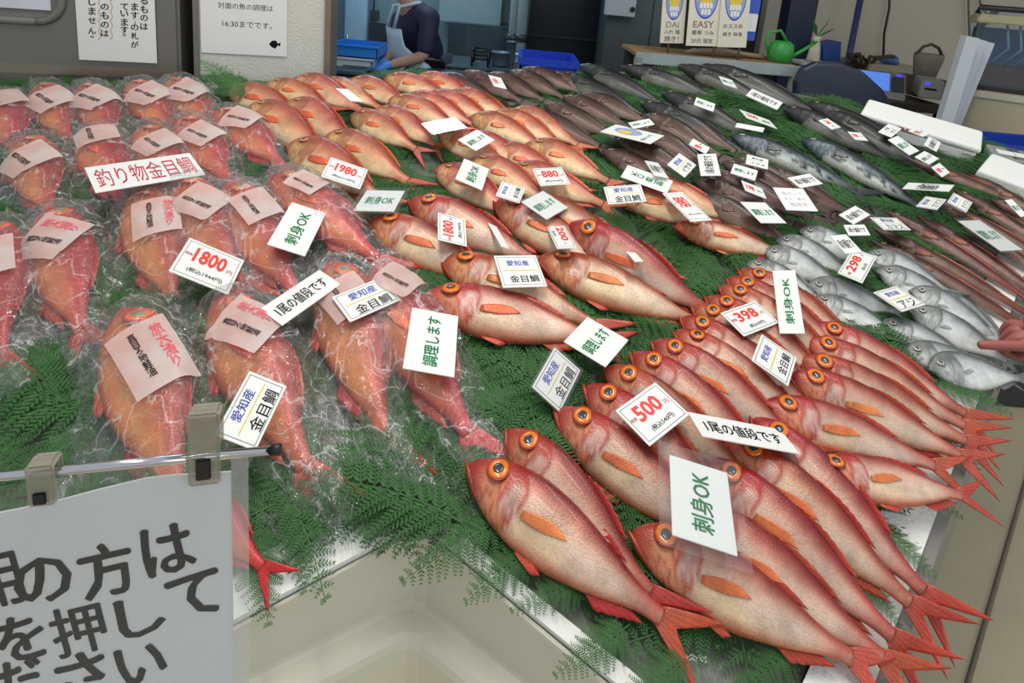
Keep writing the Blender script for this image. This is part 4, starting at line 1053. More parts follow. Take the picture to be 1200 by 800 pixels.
CARDS = [
    ('hand', [(98, 197), (224, 179), (239, 205), (113, 226)], 'long white card with pink hand written 釣り物金目鯛 on the bagged fish', .10, None),
    ('price', [(218, 278), (288, 305), (265, 346), (202, 318)], 'white card reading 1800円 in red, lying on the bagged fish', .085, ('1800', '1944')),
    ('sashimi', [(313, 286), (342, 237), (382, 250), (357, 301)], 'white card reading 刺身OK in green, lying on the bagged fish', .085, None),
    ('each', [(304, 362), (374, 317), (400, 332), (331, 382)], 'long white card reading 1尾の値段です on the bagged fish', .085, None),
    ('origin', [(388, 348), (448, 325), (469, 351), (411, 378)], 'white 愛知産 金目鯛 card on the bagged fish, right of the long 1尾の値段です card', .085, None),
    ('cook', [(472, 431), (483, 360), (537, 371), (532, 443)], 'white card reading 調理します in green on the rightmost bagged fish', .085, None),
    ('origin', [(254, 511), (290, 432), (338, 455), (296, 527)], 'white 愛知産 金目鯛 card on the bagged fish, next to the clip of the paper sign', .10, None),
    ('price', [(387, 184), (431, 199), (422, 222), (377, 207)], 'white card reading 1980円 in red on the orange bream', .09, ('1980', '2138')),
    ('sashimi', [(430, 223), (474, 224), (462, 248), (414, 247)], 'white and green card in a clear tray below the 1980 yen card', .075, None),
    ('sashimi', [(546, 150), (509, 157), (496, 146), (530, 139)], 'upside down white card with green 刺身OK among the pink bream', .085, None),
    ('cook', [(536, 164), (559, 152), (580, 164), (558, 177)], 'white card with green 調理します just below the upside down green card', .085, None),
    ('sashimi', [(533, 210), (544, 186), (573, 198), (565, 223)], 'white card with green 刺身OK above the small origin card', .085, None),
    ('origin', [(580, 230), (589, 212), (615, 221), (609, 238)], 'small white 愛知産 card left of the 880 yen card', .085, None),
    ('price', [(625, 198), (658, 196), (669, 216), (632, 218)], 'white card reading 880円 in red in the middle', .085, ('880', '950')),
    ('cook', [(611, 236), (637, 224), (665, 243), (640, 258)], 'white card with green 調理します just above the 1200 yen card', .085, None),
    ('price', [(655, 256), (679, 292), (650, 290), (639, 259)], 'white card reading 1200円 in red, turned sideways', .08, ('1200', '1296')),
    ('price', [(513, 282), (513, 248), (545, 258), (547, 288)], 'white card reading 1800円 in red, turned sideways on the unbagged fish', .085, ('1800', '1944')),
    ('origin', [(578, 300), (629, 299), (640, 336), (590, 337)], 'white 愛知産 金目鯛 card standing on the open mouthed fish in the middle', .085, None),
    ('plain', [(566, 254), (573, 255), (600, 293), (589, 289)], 'thin white card seen almost edge on, right of the sideways 1800 yen card', .07, None),
    ('plain', [(692, 258), (699, 253), (763, 309), (750, 303)], 'long white card seen almost edge on behind the narrow dark red fish', .06, None),
    ('origin', [(707, 219), (751, 216), (757, 236), (713, 240)], 'white 愛知産 金目鯛 card on the last bream by the brown fish', .085, None),
    ('sashimi', [(780, 226), (728, 208), (735, 193), (790, 213)], 'long upside down white card with green 刺身OK by the brown fish', .085, None),
    ('price', [(779, 230), (795, 222), (840, 262), (806, 256)], 'white card with a red price lying by the last sideways red fish', .085, ('980', '1058')),
    ('picture', [(700, 155), (723, 146), (777, 159), (765, 168)], 'large white card with a blue oval badge on the brown fish', .085, None),
    ('cook', [(736, 144), (761, 139), (767, 146), (742, 151)], 'small white and green card right behind the card with the oval badge', .085, None),
    ('each', [(754, 188), (771, 191), (784, 209), (768, 206)], 'narrow white card with black letters just behind the long upside down green card', .085, None),
    ('origin', [(781, 193), (797, 179), (815, 194), (803, 208)], 'small white card with blue and black letters right of the upside down green card', .085, ('愛知産', 'イサキ')),
    ('each', [(820, 206), (818, 181), (838, 180), (846, 206)], 'white card with black letters turned sideways on the brown fish', .085, None),
    ('redmix', [(807, 170), (812, 162), (832, 174), (827, 180)], 'small white ticket with red digits above the sideways card', .085, None),
    ('origin', [(875, 181), (900, 187), (900, 199), (874, 192)], 'small white card with blue and black letters, right of the sideways card', .085, ('愛知産', 'イサキ')),
    ('cook', [(859, 192), (889, 200), (884, 212), (857, 203)], 'white card with green letters below the small origin card on the brown fish', .085, None),
    ('redmix', [(868, 210), (893, 222), (898, 232), (874, 225)], 'small white ticket with a red block left of the hand written white card', .085, None),
    ('cook', [(866, 236), (897, 238), (921, 261), (893, 262)], 'white card with green 調理します on the front brown fish', .085, None),
    ('each', [(924, 208), (947, 204), (966, 215), (936, 221)], 'white card with black letters behind the hand written white card', .085, None),
    ('note', [(905, 219), (942, 222), (958, 247), (922, 247)], 'white rounded card with faint purple handwriting on the brown fish', .085, None),
    ('each', [(881, 104), (917, 120), (911, 129), (874, 112)], 'long white card with black letters on the large grey fish at the back', .085, None),
    ('cook', [(816, 114), (838, 122), (836, 131), (813, 123)], 'white ticket with a green mark on a large grey fish', .09, None),
    ('redgreen', [(862, 126), (905, 143), (907, 149), (880, 141)], 'white card with red and green letters on the ferns between the grey fish', .07, None),
    ('plain', [(862, 144), (898, 150), (892, 155), (863, 149)], 'thin white ticket below the card with red and green letters', .07, None),
    ('redmix', [(968, 139), (987, 149), (973, 152), (960, 141)], 'white ticket with red digits in front of the dark blue panel', .085, None),
    ('cook', [(841, 88), (858, 95), (864, 103), (849, 100)], 'white ticket on the grey fish under the rusty shelf', .09, None),
    ('redmix', [(993, 154), (1008, 156), (1018, 165), (1002, 164)], 'small white ticket between the dark panel and the styrofoam box', .085, None),
    ('origin', [(1029, 155), (1041, 145), (1057, 151), (1044, 161)], 'white ticket with blue and black marks at the near end of the styrofoam box', .085, ('千葉', 'サバ')),
    ('cook', [(1039, 165), (1053, 158), (1076, 178), (1067, 181)], 'white card with a pale green mark, second from the styrofoam box', .085, None),
    ('redmix', [(1065, 153), (1072, 150), (1092, 156), (1080, 161)], 'small white ticket with red digits against the styrofoam box', .09, None),
    ('each', [(1083, 170), (1088, 160), (1103, 167), (1097, 178)], 'small square white ticket with black letters by the styrofoam box', .085, None),
    ('cook', [(1072, 185), (1083, 176), (1101, 187), (1088, 192)], 'white ticket with green letters above the crumpled red ticket', .085, None),
    ('redmix', [(1091, 197), (1101, 190), (1113, 203), (1104, 207)], 'tilted white ticket with a red block right of the green one', .085, None),
    ('each', [(1058, 221), (1064, 214), (1119, 217), (1111, 225)], 'long flat white card with black letters on the slender fish', .075, None),
    ('origin', [(1074, 241), (1084, 231), (1110, 233), (1097, 247)], 'left one of two white origin cards on the slender fish', .075, ('愛知産', 'カマス')),
    ('origin', [(1110, 237), (1117, 226), (1140, 237), (1132, 249)], 'right one of two white origin cards on the slender fish', .075, ('愛知産', 'カマス')),
    ('each', [(983, 252), (1002, 241), (1020, 252), (1000, 263)], 'white card with black letters behind the silver fish, upper one', .075, None),
    ('each', [(988, 264), (1014, 263), (1019, 276), (995, 276)], 'greyish white card with black letters behind the silver fish, lower one', .07, None),
    ('origin', [(1019, 255), (1050, 255), (1068, 270), (1036, 269)], 'white origin card on the front slender fish', .07, ('愛知産', 'カマス')),
    ('each', [(973, 276), (990, 275), (1012, 295), (990, 298)], 'white card with black letters leaning on the 298 yen card', .075, None),
    ('price', [(980, 321), (1001, 290), (1026, 302), (1012, 331)], 'white card reading 298円 in red among the silver fish', .075, ('298', '321')),
    ('origin', [(1024, 343), (1049, 335), (1086, 357), (1056, 365)], 'white origin card with blue letters on the silver fish', .07, ('愛知産', 'アジ')),
    ('cook', [(1119, 259), (1150, 258), (1196, 293), (1176, 294)], 'pale green card in a cloudy sleeve on the slender fish', .065, None),
    ('cook', [(1177, 234), (1186, 234), (1204, 252), (1196, 255)], 'narrow white ticket with green and blue marks at the right edge', .07, None),
    ('price', [(838, 370), (890, 350), (908, 381), (878, 391)], 'white card reading 398円 in red on the small red fish', .07, ('398', '429')),
    ('sashimi', [(916, 384), (903, 322), (934, 312), (941, 398)], 'tall narrow white card with green 刺身OK between red and silver fish', .085, None),
    ('origin', [(881, 423), (892, 391), (934, 420), (923, 452)], 'white 愛知産 金目鯛 card on the back group of small red fish', .075, None),
    ('origin', [(625, 455), (649, 404), (681, 437), (654, 481)], 'white 愛知産 金目鯛 card standing on the ferns left of the 500 yen group', .055, None),
    ('cook', [(660, 400), (689, 372), (736, 398), (710, 431)], 'white card reading 調理します in green behind the 500 yen group', .065, None),
    ('each', [(806, 484), (912, 502), (940, 534), (823, 510)], 'long white card reading 1尾の値段です on the second row of small red fish', .085, None),
    ('price', [(718, 484), (770, 446), (806, 488), (764, 520)], 'white card reading 500円 in red on the small red fish', .085, ('500', '540')),
    ('sashimi', [(788, 625), (784, 535), (852, 552), (864, 654)], 'large white card reading 刺身OK in green in a clear sleeve, nearest the bottom edge', .095, None),
    ('plain', [(392, 103), (405, 105), (428, 119), (412, 119)], 'small blank white ticket on the bream beside the pillar', .10, None),
    ('redmix', [(572, 88), (586, 91), (595, 105), (579, 101)], 'small white ticket with red marks on the brown fish in the back row', .10, None),
]
SLV = {'white and green card in a clear tray': .010, 'large white card reading 刺身OK': .016, 'pale green card in a cloudy': .008, 'white card with green 調理します just above': .004, 'white 愛知産 金目鯛 card standing on the ferns': .004, 'upside down white card with green 刺身OK among': .006}
for (k, cs, lb, h, arg) in CARDS:
    o, w, hh = card(k, cs, lb, h, arg)
    for key, m_ in SLV.items():
        if lb.startswith(key): sleeve(o, w, hh, m_)

# ------------------------------------------------------------------ steel refrigerator and pillar at the left, turned 30 degrees
def wp(px, py, off=0.0): return onplane(px, py, WP + WN * off, WN)
def ws(px, py=60): return (wp(px, py) - WP).dot(WD)


def wallbox(b, s0, s1, z0, z1, off, depth, bev=0.0):
    c = WP + WD * ((s0 + s1) / 2) + WN * (off - depth / 2); c.z = (z0 + z1) / 2
    b.box(c, (s1 - s0, depth, z1 - z0), RW, bev); return b


def wpoint(s, z, off): p = WP + WD * s + WN * off; p.z = z; return p


S210, S232, S380, S387 = ws(211), ws(232), ws(380), ws(387)
b = MB(); wallbox(b, ws(-420), S210, 0.05, 2.2, 0, .7, .01)
fridge = tag(b.build('steel_refrigerator', mat('brushed_steel_door', (126, 125, 119), .36, metal=.55, vary=.16, vscale=2.2)), 'large brushed steel refrigerator door behind the bagged fish at the upper left', 'refrigerator')
zg = wp(40, 25).z
def rrect(s0, s1, z0, z1, r, off, n=6):
    out = []
    for (cs, cz, a0) in ((s1 - r, z0 + r, -90), (s1 - r, z1 - r, 0), (s0 + r, z1 - r, 90), (s0 + r, z0 + r, 180)):
        for k in range(n + 1):
            a = math.radians(a0 + 90 * k / n); out.append(wpoint(cs + r * math.cos(a), cz + r * math.sin(a), off))
    return out
sg0, sg1 = ws(-330), ws(74, 15)
pts = rrect(sg0, sg1, zg, zg + .55, .07, .006); b = MB(); b.tube(pts + [pts[0]], .012, 8); b.build('window_gasket', mat('grey_rubber', (112, 112, 106), .55), fridge)
b = MB(); pr_ = rrect(sg0 + .012, sg1 - .012, zg + .012, zg + .54, .06, 0.0); b.prism(pr_, WN * .003, WN * -.004); b.build('window_pane', mat('grey_window_panel', (120, 122, 118), .3), fridge)
zb = wp(30, 10).z; b = MB(); wallbox(b, ws(-330), ws(61, 5), zb, zb + .40, .012, .006); b.build('inner_label', mat('pale_door_label', (206, 210, 220), .3), fridge)
zr = wp(100, 82).z; b = MB(); wallbox(b, ws(-420), S210 - .01, zr - .02, zr + .012, .006, .01, .004); b.build('door_rail', mat('worn_steel_rail', (150, 142, 130), .3, metal=.8), fridge)
b = MB(); wallbox(b, S210, S232, 0, 2.4, -.10, .5); struct(b.build('gap_shade_strip', mat('gap_shade', (40, 36, 34), .7)))  # dark strip painted as the shade between refrigerator and pillar
b = MB(); wallbox(b, S232 - .012, S232 + .006, 0, 2.4, .004, .3); struct(b.build('trim_2', mat('grey_pillar_edge', (110, 106, 100), .5)))
b = MB(); wallbox(b, S232, S380, 0, 2.4, 0, .45); struct(b.build('wall_pillar', mat('cream_plaster', (204, 206, 197), .7, vary=.05, vscale=30, bump=.35, bscale=160)))
b = MB(); wallbox(b, S380, S387, 0, 2.4, .008, .46); struct(b.build('trim_3', mat('brown_metal_edge', (128, 116, 102), .45, metal=.3)))

NOTE = mat('notice_paper', (226, 228, 226), .55, vary=.02)


def notice(x0, x1, yb, ht, label, off=.006):
    p0, p1 = wp(x0, yb, off), wp(x1, yb, off); w = (p1 - p0).dot(WD); c = (p0 + p1) / 2 + WZ * (ht / 2)
    b = MB(); b.box((0, 0, 0), (w, ht, .0012)); o = b.build('notice', NOTE); frame(o, WD, WZ, WN, c); tag(o, label, 'notice')
    loc = lambda px, py: ((wp(px, py, off) - c).dot(WD), (wp(px, py, off) - c).dot(WZ))
    return o, loc


o, loc = notice(93, 184, 72, .30, 'white notice with vertical black Japanese writing and red wavy lines on the steel door')
for colx, chars in ((169, (('る', 1), ('も', 11), ('の', 21), ('は', 31))), (158, (('ま', 8), ('す', 18), ('」', 26), ('の', 32), ('札', 42), ('が', 52))),
                    (146, (('て', 8), ('い', 16), ('ま', 26), ('す', 35), ('。', 41))), (123, (('の', 8), ('も', 18), ('の', 29), ('は', 39))), (108, (('し', 2), ('ま', 13), ('せ', 24), ('ん', 36), ('。', 43)))):
    for ch, py in chars:
        x, y = loc(colx, py); small = ch in '。」'
        lettering(ch, x, y, .008 if small else .021, .008 if small else .023, 'black', o, .001, .02)
for px in (117, 131):
    b = MB(); pts = []
    for k in range(24):
        x, y = loc(px + 1.2 * math.sin(k * 1.3), -6 + k * 2.3); pts.append((x, y, .0012))
    b.tube(pts, .0008, 5); b.build('wavy_line', INK['orange'], o)
o, loc = notice(236, 336, 64, .21, 'white notice about cooking until 16:30 on the pillar', .004)
x, y = loc(288, 8); lettering('対面の魚の調理は', x, y, .165, .03, 'black', o, .001, .0)
x, y = loc(290, 29); lettering('16:30までです。', x, y, .150, .03, 'black', o, .001, .0)
x, y = loc(322, 52); v = [(x - .018, y, .001), (x - .008, y + .012, .001), (x + .004, y + .013, .001), (x + .01, y + .003, .001), (x + .018, y + .008, .001), (x + .017, y - .006, .001), (x + .01, y - .002, .001), (x + .002, y - .014, .001), (x - .009, y - .010, .001)]
link('fish_drawing', mesh('fish_drawing', v, [tuple(range(9))]), INK['black'], o)

# ------------------------------------------------------------------ kitchen and shop behind the counter
def pbox(name, x0, y0, x1, y1, Y, depth, m, label=None, cat=None, parent=None, bev=.004, group=None, kind=None):
    ym, xm = (y0 + y1) / 2, (x0 + x1) / 2
    X0, X1 = at(x0, ym, Y).x, at(x1, ym, Y).x; Z0, Z1 = at(xm, y1, Y).z, at(xm, y0, Y).z
    if y1 >= 140: Z0 = 0.0
    b = MB(); b.box(((X0 + X1) / 2, Y + depth / 2, (Z0 + Z1) / 2), (X1 - X0, depth, Z1 - Z0), None, bev)
    o = b.build(name, m, parent)
    if label: tag(o, label, cat, group)
    if kind: o['kind'] = kind
    return o


def zat(x, y, Y): return at(x, y, Y).z


def xbox(b, x0, x1, y0, y1, z0, z1, bev=.004):
    b.box(((x0 + x1) / 2, (y0 + y1) / 2, (z0 + z1) / 2), (x1 - x0, y1 - y0, z1 - z0), None, bev); return b


KW = mat('pale_blue_kitchen_wall', (112, 140, 152), .55, vary=.06, vscale=3)
b = MB(); xbox(b, -3.2, at(705, 40, 5.3).x, 5.3, 5.4, 0, 3.0, 0); struct(b.build('wall_back', KW))
b = MB(); xbox(b, at(705, 40, 5.3).x, at(955, 40, 5.3).x, 5.3, 5.4, 0, 3.0, 0); struct(b.build('wall_middle', mat('dark_brown_wall', (52, 48, 46), .7)))
b = MB(); xbox(b, at(952, 40, 4.6).x, 7.0, 4.6, 4.7, 0, 3.0, 0); struct(b.build('wall_right', mat('beige_shop_wall', (192, 184, 168), .7, vary=.06, vscale=2)))
b = MB(); xbox(b, -3.3, 7, 3.0, 5.5, 3.0, 3.1, 0); struct(b.build('kitchen_shade_slab', mat('grey_shade_slab', (120, 122, 122), .8)))  # unseen slab added over the kitchen to keep it dark

pbox('strip_curtain', 387, -40, 402, 140, 4.95, .04, mat('blue_grey_plastic', (70, 96, 122), .35), 'blue grey plastic strip curtain at the left of the kitchen', 'curtain')
dk = pbox('white_door', 403, -40, 429, 140, 5.1, .05, mat('pale_blue_door', (150, 186, 214), .4), 'pale blue white door at the back of the kitchen', 'door')
b = MB(); p = at(407, 40, 5.08); b.tube([p, p + Vector((0, 0, -.18))], .012, 8); b.build('door_handle', STEEL, dk)
sb = pbox('switch_box', 434, 12, 443, 24, 5.2, .06, mat('dark_switch', (60, 66, 70), .4), 'small dark switch box hanging on a cord on the kitchen wall', 'switch')
b = MB(); p = at(438, 12, 5.22); b.tube([p, p + Vector((0, 0, .6))], .008, 6); b.build('cord', mat('grey_cord', (92, 100, 104), .5), sb)
pbox('dark_panel', 430, 27, 451, 140, 5.0, .05, mat('dark_blue_panel', (38, 50, 62), .4), 'dark panel standing behind the fishmonger', 'panel')
WT = zat(415, 80, 3.5)
xl, xr = at(384, 80, 3.5).x, at(600, 80, 3.7).x
b = MB(); xbox(b, xl, xr, 3.2, 3.80, WT - .04, WT, .006); wk = b.build('work_table', mat('blue_steel_top', (84, 104, 116), .3, metal=.7)); tag(wk, 'steel work table in the kitchen where the fishmonger works', 'table')
for (x, y) in ((xl + .06, 3.27), (xr - .06, 3.27), (xl + .06, 3.73), (xr - .06, 3.73)):
    b = MB(); b.tube([(x, y, 0), (x, y, WT - .04)], .022, 10); b.build('leg', STEEL, wk)
b = MB(); xbox(b, xl + .05, xr - .05, 3.26, 3.74, .25, .28); b.build('under_shelf', STEEL, wk)


def tray(name, px0, px1, py, Y, d, h, m, label, cat, z=None):
    x0, x1 = at(px0, py, Y).x, at(px1, py, Y).x; z = WT if z is None else z; t = .012
    b = MB(); xbox(b, x0, x1, Y, Y + d, z + .002, z + t); xbox(b, x0, x1, Y, Y + t, z + .002, z + h); xbox(b, x0, x1, Y + d - t, Y + d, z + .002, z + h)
    xbox(b, x0, x0 + t, Y, Y + d, z + .002, z + h); xbox(b, x1 - t, x1, Y, Y + d, z + .002, z + h)
    o = b.build(name, m); tag(o, label, cat)
    b = MB(); xbox(b, x0 - .012, x1 + .012, Y - .012, Y + .008, z + h - .014, z + h); b.build('rim', m, o)
    return o


tray('plastic_tray', 386, 442, 62, 3.48, .28, .075, mat('bright_blue_tray', (40, 128, 220), .4), 'bright blue plastic tray stacked on a white tray in the kitchen', 'tray', WT + .066)
tray('steel_tray', 390, 426, 82, 3.22, .20, .03, mat('steel_tray_metal', (130, 150, 166), .25, metal=.8), 'shallow steel tray in front of the blue tray', 'tray')
tray('white_tray', 388, 436, 72, 3.49, .26, .064, mat('pale_tray', (190, 205, 215), .4), 'white tray under the bright blue tray', 'tray')
for k, (px, py, ln, an) in enumerate(((432, 84, .26, .3), (440, 88, .22, .0))):
    p = Vector((at(px, py, 3.34).x, 3.34 + .05 * k, WT + .012)); d = Vector((math.cos(an), -.12, 0))
    b = MB(); b.tube([p, p + d * ln * .45], .009, 8); kn = b.build('fish_knife', BLACK)
    b = MB(); q = p + d * ln * .45; w = Vector((0, .02, 0)); b.prism([q, q + d * ln * .5 + w * .3, q + d * ln * .5 + w, q + w * 1.3], Vector((0, 0, .001)), Vector((0, 0, -.001))); b.build('blade', CHROME, kn)
    tag(kn, ('long knife lying on the kitchen work table, left of the other', 'short knife lying on the kitchen work table, nearer the gloves')[k], 'knife')
cab = pbox('steel_cabinet', 521, 29, 600, 190, 4.75, .5, mat('dark_steel_cabinet', (62, 80, 88), .35, metal=.4), 'dark steel cabinet to the right of the fishmonger', 'cabinet')
pbox('cabinet_door', 540, 34, 596, 180, 4.735, .02, mat('dark_steel_door', (70, 88, 96), .3, metal=.4), parent=cab)
pbox('wall_cabinet', 516, -60, 590, 28, 4.9, .35, mat('pale_blue_cabinet', (128, 158, 168), .45), 'pale blue wall cabinet right of the fishmonger', 'cabinet')
for k, px in enumerate((599, 609)):
    X = at(px + 2, 30, 4.6).x; b = MB(); b.tube([(X, 4.6, 0), (X, 4.6, 3.0)], .03 if k == 0 else .045, 12); o = b.build('pipe', mat('pale_pipe', (134, 156, 164), .4)); tag(o, ('thin pale vertical pipe left of the dark doorway', 'thick pale vertical pipe at the edge of the dark doorway')[k], 'pipe')
    b = MB(); b.tube([(X, 4.6, zat(px, 44, 4.6) - .03), (X, 4.6, zat(px, 44, 4.6) + .03)], .055, 12); b.build('collar', mat('dark_collar', (50, 58, 62), .4), o)
o = pbox('dark_doorway', 616, -60, 704, 200, 5.2, .06, mat('doorway_shade', (10, 18, 32), .35), kind='structure')  # dark sheet painted as the unlit depth of the doorway
pbox('rail', 616, 43, 704, 46, 5.17, .03, mat('dark_rail', (30, 38, 46), .4), parent=o)
# small things on the bench left of the crate
bn = pbox('bench', 520, 84, 690, 86, 4.05, .6, mat('grey_bench', (96, 112, 122), .35, metal=.5), 'grey steel bench behind the blue crate', 'bench')
for x in (526, 600, 680):
    p = at(x, 85, 4.1); b = MB(); b.tube([(p.x, p.y, 0), (p.x, p.y, p.z)], .02, 8); b.build('leg', STEEL, bn)
ZB = zat(605, 84, 4.05) + .006
for k, (x0, x1, hh, c, lb, nm) in enumerate(((574, 596, .09, (104, 122, 134), 'grey plastic tub on the steel bench left of the blue crate', 'plastic_tub'), (590, 603, .16, (90, 108, 120), 'tall grey container on the steel bench beside the pipe', 'container'), (597, 610, .06, (206, 216, 220), 'white shallow bowl on the steel bench by the blue crate', 'bowl'))):
    X0, X1 = at(x0, 78, 4.2).x, at(x1, 78, 4.2).x; r = (X1 - X0) / 2
    b = MB(); b.lathe([(r * .8, 0), (r * .86, .004), (r, hh), (r * 1.05, hh), (r * 1.05, hh + .008), (r * .9, hh + .008), (r * .75, .01)], ((X0 + X1) / 2, 4.25 + .12 * k, ZB), 20); tag(b.build(nm, mat('tub_%d' % k, c, .4)), lb, nm.split('_')[-1])
# black wire rack
X0, X1, Z1 = at(553, 70, 4.1).x, at(572, 70, 4.1).x, zat(562, 60, 4.1); b = MB()
for X in (X0, X1):
    for Y in (4.1, 4.3): b.tube([(X, Y, ZB), (X, Y, Z1)], .008, 8)
for Z in (Z1, (Z1 + ZB) / 2):
    b.tube([(X0, 4.1, Z), (X1, 4.1, Z), (X1, 4.3, Z), (X0, 4.3, Z), (X0, 4.1, Z)], .008, 8)
tag(b.build('wire_rack', BLACK), 'black wire rack on the steel bench right of the fishmonger', 'rack')
# blue crate
def crate(x0, x1, y0, y1, z0, z1, m, label, name='plastic_crate'):
    t = .015; b = MB(); xbox(b, x0, x1, y0, y1, z0, z0 + t)
    xbox(b, x0, x1, y0, y0 + t, z0, z1); xbox(b, x0, x1, y1 - t, y1, z0, z1); xbox(b, x0, x0 + t, y0, y1, z0, z1); xbox(b, x1 - t, x1, y0, y1, z0, z1)
    o = b.build(name, m); tag(o, label, 'crate'); b = MB()
    for (p_, q_) in (((x0 - .014, y0 - .014), (x1 + .014, y0)), ((x0 - .014, y1), (x1 + .014, y1 + .014)), ((x0 - .014, y0), (x0, y1)), ((x1, y0), (x1 + .014, y1))): xbox(b, p_[0], q_[0], p_[1], q_[1], z1 - .04, z1, 0)
    bmesh.ops.remove_doubles(b.bm, verts=b.bm.verts[:], dist=.0005); b.build('rim', m, o)
    return o
BLUE = mat('deep_blue_plastic', (24, 66, 196), .4)
ct = zat(642, 70, 3.45)
crate(at(609, 78, 3.45).x, at(676, 78, 3.45).x, 3.45, 3.9, ct - .20, ct, BLUE, 'deep blue plastic crate behind the brown fish')
b = MB(); xbox(b, at(600, 78, 3.45).x, at(690, 78, 3.45).x, 3.40, 3.95, ct - .25, ct - .205); tb = b.build('low_table', mat('grey_low_table', (90, 96, 100), .5)); tag(tb, 'grey low table under the deep blue crate', 'table')
for X in (at(606, 78, 3.45).x, at(684, 78, 3.45).x):
    for Y in (3.45, 3.9): b = MB(); b.tube([(X, Y, 0), (X, Y, ct - .25)], .02, 8); b.build('leg', STEEL, tb)
cb = pbox('steel_column', 705, -60, 772, 200, 4.35, .4, mat('grey_steel_column', (84, 96, 100), .4, metal=.4), 'wide grey steel column between the dark doorway and the hanging signs', 'column')
pbox('panel_seam', 757, -60, 759, 200, 4.345, .01, mat('seam', (58, 64, 66), .4, metal=.3), parent=cb)
eb = pbox('control_box', 712, -30, 747, 19, 4.25, .09, mat('white_box', (186, 196, 204), .45), 'white control box with a black knob on the grey steel column', 'control box')
b = MB(); p = at(741, 11, 4.25); b.lathe([(.018, 0), (.018, .02), (.012, .03)], (0, 0, 0), 14); kb = b.build('knob', BLACK, eb); kb.matrix_world = Matrix.Translation(p) @ Matrix.Rotation(math.pi / 2, 4, 'X')

# rusty shelf with the signs
YS = 3.05
z1 = zat(845, 70, YS); X0, X1 = at(744, 70, YS).x, at(940, 70, YS).x
b = MB(); xbox(b, X0, X1, YS, YS + .45, z1 - .02, z1); sh = b.build('metal_shelf', mat('rusty_shelf_top', (150, 116, 78), .7, vary=.4, vscale=9)); tag(sh, 'rusty metal shelf with a pale blue rail behind the grey fish', 'shelf')
b = MB(); xbox(b, X0, X1, YS - .012, YS, z1 - .055, z1 + .004); b.build('front_rail', mat('chipped_pale_rail', (150, 164, 166), .5, vary=.25, vscale=14), sh)
b = MB(); xbox(b, X1 - .04, X1, YS - .012, YS + .03, 0, z1 - .02); b.build('leg', mat('chipped_pale_leg', (158, 160, 148), .5, vary=.25), sh)
b = MB(); xbox(b, X0, X0 + .04, YS - .012, YS + .03, 0, z1 - .02); b.build('leg', mat('chipped_pale_leg', (158, 160, 148), .5), sh)
b = MB(); xbox(b, X0, X1, YS + .30, YS + .33, z1 - .6, z1 - .02); b.build('shade_panel', mat('under_shelf_shade', (40, 44, 46), .6), sh)  # dark sheet added to stand for the shade under the shelf
b = MB(); xbox(b, X0, X1, YS, YS + .4, z1 - .40, z1 - .38); b.build('lower_shelf', mat('dark_shelf_low', (56, 60, 62), .6), sh)
p0, p1 = at(853, 84, YS + .12), at(882, 98, YS + .12); b = MB(); xbox(b, p0.x, p1.x, YS + .12, YS + .24, z1 - .378, p0.z); bx = b.build('blue_box', mat('bright_blue_box', (60, 110, 220), .4)); tag(bx, 'bright blue and white carton under the rusty shelf', 'carton')
for k in range(4):
    b = MB(); xx = p0.x + (p1.x - p0.x) * (.2 + .2 * k); xbox(b, xx, xx + .012, YS + .117, YS + .12, p1.z, p0.z - .03, 0); b.build('stripe', mat('white_stripe', (214, 226, 240), .5), bx)
BOARD = mat('cream_sign_board', (226, 222, 204), .5, vary=.04)


def sign_board(cs, Y, lines, label, stake_px, tilt=0):
    pts = [at(x, y, Y) for x, y in cs]           # top left, top right, bottom right, bottom left
    c = sum(pts, Vector()) / 4; U = (pts[1] - pts[0] + pts[2] - pts[3]) / 2; V = (pts[0] - pts[3] + pts[1] - pts[2]) / 2
    w, h = U.length, V.length; U = U.normalized(); Nn = U.cross(V).normalized(); V = Nn.cross(U)
    b = MB(); b.box((0, 0, 0), (w, h, .006), bev=.001); o = b.build('sign_board', BOARD); frame(o, U, V, Nn, c); tag(o, label, 'sign', 'sign boards on the rusty shelf')
    def ell(rx, ry, cx, cy, z, a0=0, a1=360):
        n = 32; return [(cx + rx * math.cos(math.radians(a0 + (a1 - a0) * k / n)), cy + ry * math.sin(math.radians(a0 + (a1 - a0) * k / n)), z) for k in range(n + (a1 - a0 < 360))]
    v = ell(.36 * w, .24 * h, 0, .02 * h, .0034); link('badge', mesh('badge', v, [tuple(range(len(v)))]), INK['blue'], o)
    v = ell(.33 * w, .22 * h, 0, .02 * h, .0038, 180, 360); link('badge_lower_half', mesh('badge', v, [tuple(range(len(v)))]), INK['paleblue'], o)
    v = ell(.24 * w, .15 * h, 0, .06 * h, .0042); link('badge_centre', mesh('badge', v, [tuple(range(len(v)))]), INK['yellow'], o)
    r = []
    for rr in range(2):
        for k in range(4 - rr): r.append((-.18 * w + (.1 + .0) * w * k + rr * .05 * w, .07 * h - .18 * h - .065 * h * rr, -.10 * w + .1 * w * k + rr * .05 * w, .125 * h - .18 * h - .065 * h * rr))
    strip('badge_tiles', r, .0046, CARDW, o)
    for k, (s, col) in enumerate(lines): lettering(s, -.02 * w, (-.275 - .085 * k) * h, .66 * w, .07 * h, col, o, .0036, .005)
    q = at(stake_px[0], stake_px[1], Y); b = MB(); b.tube([(q.x, Y + .012, z1), (q.x, Y + .012, c.z)], .006, 8); st = b.build('stake', STEEL); st.parent = o; st.matrix_parent_inverse = o.matrix_world.inverted()
    return o


